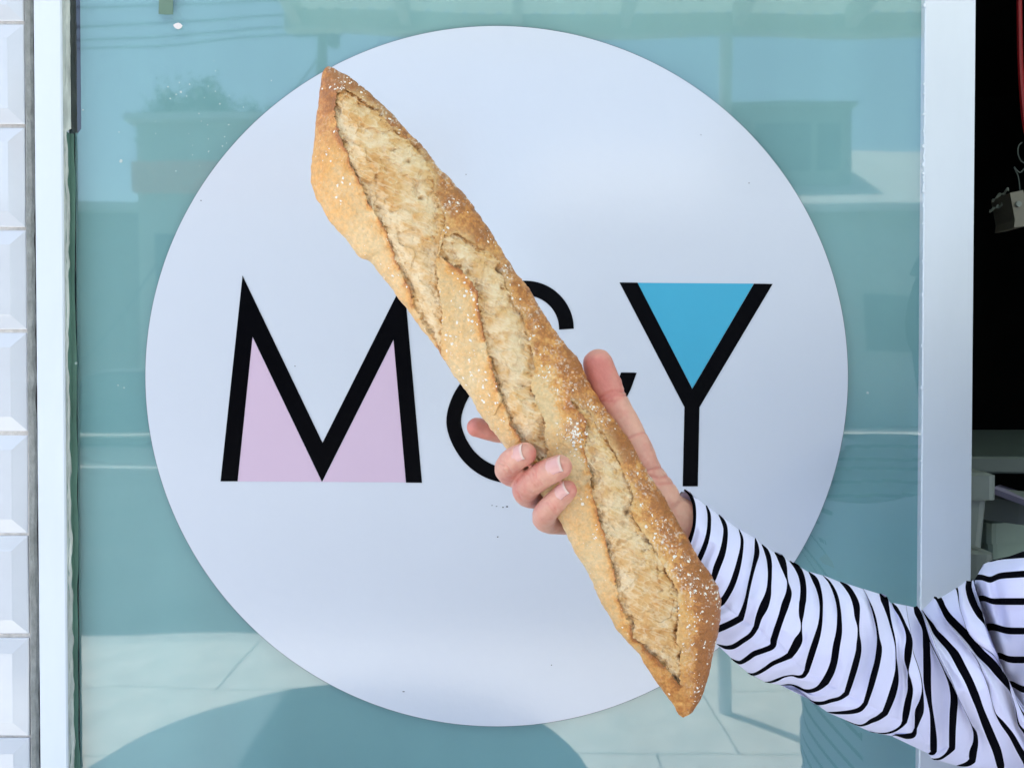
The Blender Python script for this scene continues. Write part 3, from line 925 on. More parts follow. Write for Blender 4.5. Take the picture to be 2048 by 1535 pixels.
# deep torn holes seen in the photograph
for (hx, hy, a, b, dp) in ((787, 300, 9, 4, 3.5), (812, 322, 7, 4, 3), (832, 378, 6, 13, 4.2), (842, 396, 6, 5, 4.5), (752, 360, 3, 10, 2), (706, 189, 5, 3, 2.5), (745, 213, 6, 3, 2.5),
                           (870, 442, 5, 10, 2.2), (950, 500, 12, 6, 2.6), (1005, 540, 9, 4, 3), (1045, 690, 6, 22, 2.4), (1060, 735, 5, 18, 2.6), (1045, 770, 12, 5, 2.4), (1083, 860, 6, 20, 3.0), (1075, 905, 14, 6, 2.6),
                           (1182, 905, 9, 10, 2.6), (1180, 945, 5, 16, 2.2), (1245, 985, 9, 16, 2.4), (1253, 1022, 6, 8, 5), (1246, 1045, 6, 8, 3.4), (1290, 1078, 7, 5, 3.0), (1330, 1146, 5, 7, 3), (1350, 1262, 5, 14, 3.6), (1262, 1240, 6, 9, 2.4), (1302, 1310, 12, 5, 2.2), (1345, 1350, 6, 10, 1.8),
                           (1075, 921, 14, 6, 3.2)):
    crumb -= dp * np.exp(-((wx - hx) / a) ** 2 - ((wy - hy) / b) ** 2)
H = np.where(INS, crumb, crust + lip)
# --- colours of the baked surface (albedo)
c_pale = np.array([0.67, 0.49, 0.265]); c_gold = np.array([0.67, 0.345, 0.10]); c_brown = np.array([0.47, 0.175, 0.038]); c_dark = np.array([0.20, 0.065, 0.016])
across = (T - TL[:, None]) / np.maximum((TR - TL)[:, None], 2)
sn = S / ALEN
tipb = (np.exp(-(sn / 0.085) ** 2) + 0.8 * np.exp(-((1 - sn) / 0.11) ** 2))[:, None]
b = 0.12 + 1.0 * smooth01(across, 0.50, 0.93) + 1.0 * tipb + (0.34 * n_big + 0.24 * n_mid) * (0.40 + 0.60 * smooth01(across, 0.35, 0.7)) + 0.12 * n_fin
b += 0.30 * smooth01(sn, 0.55, 0.85)[:, None] * smooth01(across, 0.6, 0.95)
b += 0.25 * np.exp(-((sn - 0.14) / 0.07) ** 2)[:, None] * smooth01(-across, -0.45, -0.1)
b += (0.10 + 0.90 * np.maximum(smooth01(across, 0.45, 0.75), np.clip(tipb, 0, 1))) * (0.42 * fbm(PXg / 8, PYg / 8, 3, 101) + 0.30 * fbm(PXg / 3.6, PYg / 3.6, 2, 102))
rim_b = fbm(PXg / 24, PYg / 24, 3, 88)
b += 1.15 * np.exp(-dLmin / 7.5) * smooth01(rim_b, -0.40, 0.20) + 0.32 * np.exp(-dRmin / 6) * smooth01(rim_b, -0.1, 0.4)
fe = polydist(PXg, PYg, [(905, 527), (925, 540), (940, 558), (957, 585), (957, 613), (962, 640)])
b += np.where(infl, 1.0 * np.exp(-fe / 9.0) * (0.7 + 0.5 * n_mid), 0)
b += bl * 0.55 * (0.6 + n_mid) + 0.35 * np.exp(-(((PXg - 1130) / 20) ** 2 + ((PYg - 815) / 14) ** 2))
b = np.clip(b, 0, 1.25)[..., None]
cr = np.where(b < 0.5, c_pale + (c_gold - c_pale) * (b / 0.5), np.where(b < 1.0, c_gold + (c_brown - c_gold) * ((b - 0.5) / 0.5), c_brown + (c_dark - c_brown) * np.clip((b - 1.0) / 0.5, 0, 1)))
cr = cr * (1 + 0.14 * n_fin[..., None])
softr = (0.75 * np.exp(-dRmin / 9.0) * (dRmin < dLmin) * smooth01(rim_b, -0.5, 0.3))[..., None]
cr = cr + (np.array([0.72, 0.475, 0.215]) - cr) * softr
# dusty flour bloom on the crust
bloom = smooth01(fbm(PXg / 26, PYg / 26, 3, 61) + 0.25 * (across - 0.5), -0.05, 0.45) * smooth01(fbm(PXg / 3.4, PYg / 3.4, 3, 62), 0.08, 0.42)
bloom = np.clip(bloom + bl * smooth01(n_mid, -0.1, 0.3) * 0.9, 0, 1)[..., None]
cr = cr + (np.array([0.80, 0.74, 0.66]) - cr) * bloom * (0.12 + 0.34 * smooth01(across, 0.4, 0.8)[..., None])
c_cream = np.array([0.71, 0.545, 0.345]); c_toast = np.array([0.63, 0.385, 0.165]); c_char = np.array([0.50, 0.235, 0.07])
tst = np.zeros_like(PXg) + 0.22 + 0.55 * sheet + 0.40 * n_mid
for (hx, hy, a, bb, am) in ((752, 345, 30, 42, 0.75), (720, 240, 30, 30, 0.45), (775, 400, 25, 30, 0.3), (1300, 1200, 38, 48, 0.55), (1325, 1270, 25, 22, 0.65), (1318, 1290, 16, 8, 0.5), (985, 640, 16, 16, 0.35), (820, 280, 25, 16, 0.35), (1285, 1250, 20, 20, .3), (1035, 830, 22, 20, .22)):
    tst += am * np.exp(-((PXg - hx) / a) ** 2 - ((PYg - hy) / bb) ** 2)
tst += 0.60 * np.exp(-dRmin / 11) * (0.7 + rim_b)
tst = np.clip(tst + 0.12 * n_fin, 0, 1.2)[..., None]
cm = np.where(tst < 0.6, c_cream + (c_toast - c_cream) * tst / 0.6, c_toast + (c_char - c_toast) * np.clip((tst - 0.6) / 0.6, 0, 1))
pale = smooth01(strand + 0.3 * n_fin, 0.55, 0.95)[..., None]
cm = cm + (np.array([0.79, 0.68, 0.48]) - cm) * pale * 0.35
COLg = np.where(INS[..., None], cm, cr)

# --- position: lens-shaped section, front bulging 0.62 of the half width
HD = 0.62 * HALF[:, None] * np.power(np.clip(1 - q[None, :] ** 2, 0, 1), 0.46) * MMPX
HD = HD * (0.85 + 0.15 * smooth01(HALF, 10, 80)[:, None])
fac = np.power(np.clip(1 - q[None, :] ** 2, 0, 1), 0.35)           # fade relief at the silhouette
side = q[None, :] * np.sqrt(np.clip(1 - fac ** 2, 0, 1))
Hs = H * np.clip(smooth01(HALF, 4, 22)[:, None], 0, 1)
T2 = T + side * Hs / MMPX * 0.8
depth = D0 - (HD + Hs * np.maximum(fac, 0.15)) / 1000.0
px2 = A_[0] + SS * AX[0] + T2 * NX[0]; py2 = A_[1] + SS * AX[1] + T2 * NX[1]
BV = P(px2, py2, depth)
M_crust = mat("bread_crust", (0.5, 0.3, 0.1), 0.44, 0.45, attr=True, vary=0.16, vscale=420, bump=0.35, bscale=900, detail=3)
M_crumb = mat("bread_crumb", (0.7, 0.6, 0.4), 0.85, 0.25, attr=True, vary=0.05, vscale=420, bump=0.16, bscale=900, detail=3)
M_flour = mat("flour", (0.80, 0.75, 0.68), 0.95, 0.2)
bg = empty("baguette", tuple(P(1160, 860, D0)), "long scored rustic baguette held upright at a slant in the hand", "bread")
idx = np.arange(NS * NF).reshape(NS, NF)
quads = np.stack([idx[:-1, :-1], idx[:-1, 1:], idx[1:, 1:], idx[1:, :-1]], -1).reshape(-1, 4)
fk = IN.reshape(-1)[quads]
owner = np.where((fk >= 0).sum(1) >= 3, fk.max(1), -1)
BVf = BV.reshape(-1, 3); CF = COLg.reshape(-1, 3)


def sub(name, fmask, m):
    f = quads[fmask]
    used, inv = np.unique(f.ravel(), return_inverse=True)
    return mesh(name, BVf[used], inv.reshape(-1, 4), m, bg, True, CF[used])


crust_o = None
f = quads[owner == -1]
# back of the loaf joins the crust mesh
qb = np.linspace(-1, 1, NB)
Tb = MID[:, None] + HALF[:, None] * qb[None, :]
Sb = np.repeat(S[:, None], NB, 1)
HB = 0.42 * HALF[:, None] * np.power(np.clip(1 - qb[None, :] ** 2, 0, 1), 0.42) * MMPX
pxb = A_[0] + Sb * AX[0] + Tb * NX[0]; pyb = A_[1] + Sb * AX[1] + Tb * NX[1]
VB = P(pxb, pyb, D0 + HB / 1000.0 + 0.0004 * fbm(pxb / 20, pyb / 20, 3, 5)).reshape(-1, 3)
# share the silhouette verts
idb = np.arange(NS * NB).reshape(NS, NB) + NS * NF
idb[:, 0] = idx[:, 0]; idb[:, -1] = idx[:, -1]
qbk = np.stack([idb[:-1, :-1], idb[1:, :-1], idb[1:, 1:], idb[:-1, 1:]], -1).reshape(-1, 4)
allV = np.vstack([BVf, VB]); allC = np.vstack([CF, np.repeat(np.clip(c_gold[None] * 0.95, 0, 1), NS * NB, 0)])
ff = np.vstack([f, qbk]); used, inv = np.unique(ff.ravel(), return_inverse=True)
mesh("crust", allV[used], inv.reshape(-1, 4), M_crust, bg, True, allC[used])
for k, lab in enumerate(("pale torn crumb in the uppermost score", "pale torn crumb in the middle score", "pale torn crumb in the lowest score")):
    o = sub("score_opening", owner == k, M_crumb)
    o["label"] = lab
# --- flakes of flour lying on the crust
g = np.random.default_rng(5)
nrm = np.cross(np.gradient(BV, axis=1), np.gradient(BV, axis=0))
nrm /= np.maximum(np.linalg.norm(nrm, axis=2, keepdims=True), 1e-12)
nrm = np.where(nrm[..., 1:2] > 0, -nrm, nrm)
dens = (~INS) * (smooth01(fbm(PXg / 34, PYg / 34, 3, 91), -0.15, 0.5)) * (0.35 + 0.65 * (across > 0.5)) * (np.abs(q)[None, :] < 0.985) * (HALF[:, None] > 25)
dens = dens + 0.25 * (infl & ~INS) + 2.5 * bl * (~INS)
area = HALF[:, None] * np.gradient(q)[None, :] * np.gradient(S)[:, None]
w_ = (dens * area).ravel(); w_ /= w_.sum()
pick = g.choice(len(w_), 1350, p=w_)
mb_v = []; mb_f = []
for i in pick:
    p = BVf[i]; n_ = nrm.reshape(-1, 3)[i]
    a = np.cross(n_, g.normal(0, 1, 3)); a /= np.linalg.norm(a); b_ = np.cross(n_, a)
    r = 0.00016 + 0.00115 * g.random() ** 3.8
    e = g.uniform(0.45, 1.0)
    base = len(mb_v)
    mb_v.append(p + n_ * (0.00012 + r * 0.32))
    for k in range(6):
        t = k * math.pi / 3 + g.uniform(-.3, .3)
        rr = r * g.uniform(.6, 1.15)
        mb_v.append(p + a * rr * math.cos(t) + b_ * rr * e * math.sin(t) + n_ * 0.00006)
    for k in range(6):
        mb_f.append((base, base + 1 + k, base + 1 + (k + 1) % 6))
o = mesh("flour_flakes", np.array(mb_v), np.array(mb_f), M_flour, bg, False)
o["kind"] = "stuff"

# ================================================================== PERSON: hand, arm, striped shirt
pe = empty("person", (0.62, 0.60, 0.0), "person in black and white striped long sleeve shirt holding up the baguette", "person")
M_skin = mat("skin", (0.60, 0.36, 0.27), 0.46, 0.42, attr=True, vary=0.07, vscale=160, bump=0.16, bscale=620, sss=0.13)
M_nail = mat("nail", (0.7, 0.5, 0.45), 0.22, 0.5, attr=True)


def chain(pts, nseg=26, n=20):
    """pts: (px, py, depth offset mm, radius mm). Returns smooth tapering tube with round ends."""
    a = np.array(pts, float)
    xyz = P(a[:, 0], a[:, 1], D0 + a[:, 2] / 1000.0)
    d = np.concatenate([[0], np.cumsum(np.linalg.norm(np.diff(xyz, axis=0), axis=1))])
    full = np.column_stack([xyz, a[:, 3] / 1000.0])
    # centripetal resample
    tt = np.linspace(0, d[-1], nseg)
    ext = np.vstack([2 * full[0] - full[1], full, 2 * full[-1] - full[-2]])
    out = []
    for t in tt:
        i = min(np.searchsorted(d, t, side='right') - 1, len(full) - 2)
        u = (t - d[i]) / (d[i + 1] - d[i])
        p0, p1, p2, p3 = ext[i], ext[i + 1], ext[i + 2], ext[i + 3]
        out.append(0.5 * (2 * p1 + (p2 - p0) * u + (2 * p0 - 5 * p1 + 4 * p2 - p3) * u * u + (3 * p1 - p0 - 3 * p2 + p3) * u ** 3))
    return np.array(out)


def sweep(mb, c, n=22):
    pts = []; rs = []
    d0 = c[1, :3] - c[0, :3]; d0 /= np.linalg.norm(d0)
    d1 = c[-1, :3] - c[-2, :3]; d1 /= np.linalg.norm(d1)
    for k in range(5):
        t = (k + 0.25) / 5 * math.pi / 2
        pts.append(c[0, :3] - d0 * c[0, 3] * math.cos(t)); rs.append(c[0, 3] * math.sin(t))
    for r in c:
        pts.append(r[:3]); rs.append(r[3])
    for k in range(5):
        t = math.pi / 2 * (1 - (k + 0.75) / 5)
        pts.append(c[-1, :3] + d1 * c[-1, 3] * math.cos(t)); rs.append(c[-1, 3] * math.sin(t))
    mb.tube([tuple(p) for p in pts], rs, n)


CH = {
    "index": [(1150, 892, 36, 9.0), (1085, 876, 35, 8.2), (1035, 868, 33, 7.4), (990, 862, 30, 7.0), (953, 854, 28, 6.2)],
    "middle": [(1155, 932, 37, 9.4), (1095, 945, 34, 8.6), (1046, 951, 24, 8.3), (1020, 943, 9, 8.4), (1017, 932, -6, 7.9), (1030, 917, -19, 7.3), (1050, 907, -26, 6.7)],
    "ring": [(1170, 975, 38, 9.4), (1115, 988, 34, 8.6), (1068, 990, 22, 8.4), (1052, 981, 6, 8.5), (1060, 967, -10, 8.1), (1086, 949, -25, 7.8), (1120, 933, -33, 6.9)],
    "little": [(1190, 1022, 38, 8.6), (1145, 1043, 32, 7.6), (1105, 1044, 19, 7.3), (1089, 1036, 5, 7.5), (1094, 1021, -9, 7.0), (1111, 1003, -20, 6.7), (1134, 980, -28, 5.9)],
    "thumb": [(1310, 1000, 34, 16.5), (1282, 945, 26, 13.4), (1268, 902, 20, 12.2), (1247, 853, 16, 10.9), (1225, 808, 13, 10.3), (1207, 765, 10, 10.6), (1196, 728, 8, 9.4)],
    "palm_a": [(1318, 1035, 38, 19), (1240, 965, 42, 15), (1160, 905, 40, 11)],
    "palm_b": [(1318, 1035, 38, 19), (1235, 985, 42, 16), (1165, 935, 41, 12)],
    "palm_c": [(1322, 1045, 38, 19), (1235, 1005, 42, 16), (1175, 975, 41, 12)],
    "palm_d": [(1322, 1055, 38, 18), (1245, 1030, 42, 15), (1190, 1015, 40, 11)],
    "arm": [(1310, 1020, 37, 17.5), (1332, 1046, 37, 21.6), (1356, 1069, 37, 24.0), (1392, 1105, 40, 23.5), (1440, 1155, 46, 22), (1560, 1240, 60, 23), (1700, 1320, 78, 22), (1840, 1370, 96, 18)],
    "upper_arm": [(1840, 1370, 96, 18), (1930, 1350, 108, 18), (2060, 1330, 128, 20)],
}
chains = {k: chain(v, 34) for k, v in CH.items()}
mb = MB()
for k, c in chains.items():
    sweep(mb, c)
tmp = mb.build("hand_tmp", M_skin)
rm = tmp.modifiers.new("remesh", 'REMESH'); rm.mode = 'VOXEL'; rm.voxel_size = 0.00085
sm = tmp.modifiers.new("smooth", 'SMOOTH'); sm.factor = 0.5; sm.iterations = 7
dg = bpy.context.evaluated_depsgraph_get()
ev = tmp.evaluated_get(dg); em = ev.to_mesh()
nv = len(em.vertices)
co = np.empty(nv * 3, np.float32); em.vertices.foreach_get("co", co); co = co.reshape(-1, 3).astype(float)
no = np.empty(nv * 3, np.float32); em.vertices.foreach_get("normal", no); no = no.reshape(-1, 3).astype(float)
nf = len(em.polygons)
lt_ = np.empty(nf, np.int32); em.polygons.foreach_get("loop_total", lt_)
li = np.empty(len(em.loops), np.int32); em.loops.foreach_get("vertex_index", li)
faces = li.reshape(-1, 4) if np.all(lt_ == 4) else None
if faces is None:
    st_ = np.empty(nf, np.int32); em.polygons.foreach_get("loop_start", st_)
    faces = [tuple(li[s:s + t]) for s, t in zip(st_, lt_)]
ev.to_mesh_clear()
bpy.data.objects.remove(tmp, do_unlink=True)
# where each vertex appears (photograph pixels), for creases and colour of the skin
t_ = co - np.array([0, 0, CAM_H])
yc = t_[:, 1] * CP + t_[:, 2] * SP; zc = -t_[:, 1] * SP + t_[:, 2] * CP
vx = 1024 + FPX * t_[:, 0] / yc; vy = 767.5 - FPX * zc / yc


CREASE = np.zeros(len(vx))


def crease(p, q_, w, depth_mm, bend=0.0):
    """A shallow fold line between two points."""
    mid = ((p[0] + q_[0]) / 2 + bend * (q_[1] - p[1]), (p[1] + q_[1]) / 2 - bend * (q_[0] - p[0]))
    d = polydist(vx, vy, catmull([p, mid, q_], 12))
    global CREASE
    CREASE = np.maximum(CREASE, np.exp(-(d / (w * 1.2)) ** 2) * min(1, depth_mm / 0.4))
    return -1.7 * depth_mm / 1000.0 * np.exp(-(d / w) ** 2)


front = no[:, 1] < 0.15
disp = crease((1196, 797), (1258, 782), 3.2, 0.55, 0.10) + crease((1200, 803), (1256, 790), 2.2, 0.35, 0.10)
disp += crease((1250, 880), (1302, 862), 2.6, 0.40, 0.05) + crease((1292, 942), (1332, 931), 2.4, 0.40) + crease((1296, 952), (1345, 948), 2.6, 0.35, -.1) + crease((1305, 968), (1350, 966), 2.2, .25)
disp += crease((1003, 930), (1022, 945), 2.4, 0.30, .2) + crease((1000, 918), (1012, 926), 2.0, .2)
disp += crease((1070, 938), (1084, 968), 2.4, 0.30, -.15) + crease((1064, 944), (1077, 972), 2.0, .22, -.1)
disp += crease((1093, 1005), (1112, 1020), 2.4, 0.25, .15)
for (fx, fy_, tx_, ty_, w0, nln) in ((1008, 934, 0.62, 0.78, 15, 3), (1070, 958, 0.48, 0.88, 17, 4), (1104, 1012, 0.62, 0.78, 13, 3), (1226, 796, .97, -.25, 26, 2), (1040, 990, .3, .95, 10, 2)):
    for j_ in range(nln):
        ox, oy = ty_ * (j_ - nln / 2) * 3.6, -tx_ * (j_ - nln / 2) * 3.6
        disp += crease((fx + ox - tx_ * w0, fy_ + oy - ty_ * w0), (fx + ox + tx_ * w0, fy_ + oy + ty_ * w0), 1.5, 0.16 + 0.05 * (j_ % 2), 0.12 * (-1) ** j_)
disp = np.where(front, disp, 0)
# knuckle pads and a little unevenness
disp += 0.00022 * vnoise(vx / 11, vy / 11, co[:, 1] * 250, seed=3)
co = co + no * disp[:, None]
base = np.array([0.64, 0.365, 0.275]); pink = np.array([0.56, 0.19, 0.155]); pale_s = np.array([0.67, 0.425, 0.32])
nz = vnoise(vx / 26, vy / 26, seed=8)
red = 0.27 + 0.20 * nz
for (x, y, a, am) in ((1195, 740, 52, 0.85), (1208, 785, 36, .35), (950, 858, 42, 0.75), (1078, 905, 22, 0.85), (1152, 938, 24, 0.7), (1158, 972, 20, 0.7), (1010, 960, 26, 0.22), (1040, 995, 24, 0.25), (1075, 1050, 24, 0.2), (1280, 890, 40, 0.12), (1040, 955, 26, .3), (1080, 1010, 26, .3)):
    red = red + am * np.exp(-((vx - x) ** 2 + (vy - y) ** 2) / a ** 2)
red = np.clip(red + 0.45 * CREASE * front + 0.22 * vnoise(vx / 6, vy / 6, seed=40) * (0.5 + 0.5 * nz), 0, 1)[:, None]
lite = np.clip(0.35 * vnoise(vx / 9, vy / 9, seed=12) + 0.3, 0, 1)[:, None]
colr = base + (pale_s - base) * lite * 0.6
colr = colr + (pink - colr) * red
body = mesh("body", co, faces, M_skin, pe, True, colr)
body["label"] = "bare right hand and wrist gripping the loaf"


def nail(fin, t0, t1, halfdeg, axis_up, roll=0.0, rad=1.03):
    c = chains[fin]
    ns, nb = 14, 13
    L = len(c) - 1
    tip = c[-1]
    ax = c[-1, :3] - c[-6, :3]; ax /= np.linalg.norm(ax)
    view = -np.array([c[-1, 0], c[-1, 1], c[-1, 2] - CAM_H]); view /= np.linalg.norm(view)
    up = view + np.array(axis_up) ; up -= ax * (up @ ax); up /= np.linalg.norm(up)
    side = np.cross(ax, up)
    V = []; C = []
    for i in range(ns):
        a = i / (ns - 1)
        off = t0 + (t1 - t0) * a                       # mm along the axis from tip centre
        ctr = tip[:3] + ax * off / 1000
        j = int(np.clip(L + off / 1000 / np.linalg.norm(c[-1, :3] - c[-2, :3]), 0, L))
        r0 = c[j, 3]
        drop = 0.0 if off < 0 else (off / 1000) ** 2 / (2.6 * tip[3])
        for k in range(nb):
            bt = (k / (nb - 1) * 2 - 1)
            # rounded base corners, gently curved free edge
            hd = halfdeg * (1 - 0.35 * max(0, (0.18 - a) / 0.18) ** 2)
            ang = math.radians(hd * bt)
            sh = (-0.9 * bt * bt if a > .5 else 0.9 * bt * bt * (1 - a * 2)) * 0.55 / 1000
            p = ctr + ax * sh + (up * math.cos(ang) + side * math.sin(ang)) * (r0 * rad - 0.00018 * bt ** 6 - 0.00035 * max(0, (.15 - a) / .15)) - up * drop
            V.append(p)
            fe_ = smooth01(a, 0.90, 0.95)
            lun = 0.22 * math.exp(-((a - .05) / .14) ** 2)
            cpk = np.array([0.62, 0.335, 0.31]); cw = np.array([0.70, 0.55, 0.49])
            C.append(cpk + (cw - cpk) * min(1, fe_ + lun))
    F = [(i * nb + k, i * nb + k + 1, (i + 1) * nb + k + 1, (i + 1) * nb + k) for i in range(ns - 1) for k in range(nb - 1)]
    # thickness at the free edge
    m_ = len(V)
    for v in V: C.append(C[0])
    V = V + [v - up * 0.0006 for v in V]
    F += [(m_ + i * nb + k, m_ + (i + 1) * nb + k, m_ + (i + 1) * nb + k + 1, m_ + i * nb + k + 1) for i in range(ns - 1) for k in range(nb - 1)]
    e = (ns - 1) * nb
    F += [(e + k, e + k + 1, m_ + e + k + 1, m_ + e + k) for k in range(nb - 1)]
    for k in (0, nb - 1):
        F += [(i * nb + k, (i + 1) * nb + k, m_ + (i + 1) * nb + k, m_ + i * nb + k) for i in range(ns - 1)]
    o = mesh("fingernail", np.array(V), F, M_nail, body, True, np.array(C[:2 * m_]))
    return o


nail("middle", -5.5, 4.6, 42, (-0.10, 0, 0.28))
nail("ring", -5.0, 5.2, 42, (-0.25, 0, 0.30))
nail("little", -4.2, 4.4, 42, (-0.25, 0, 0.32))

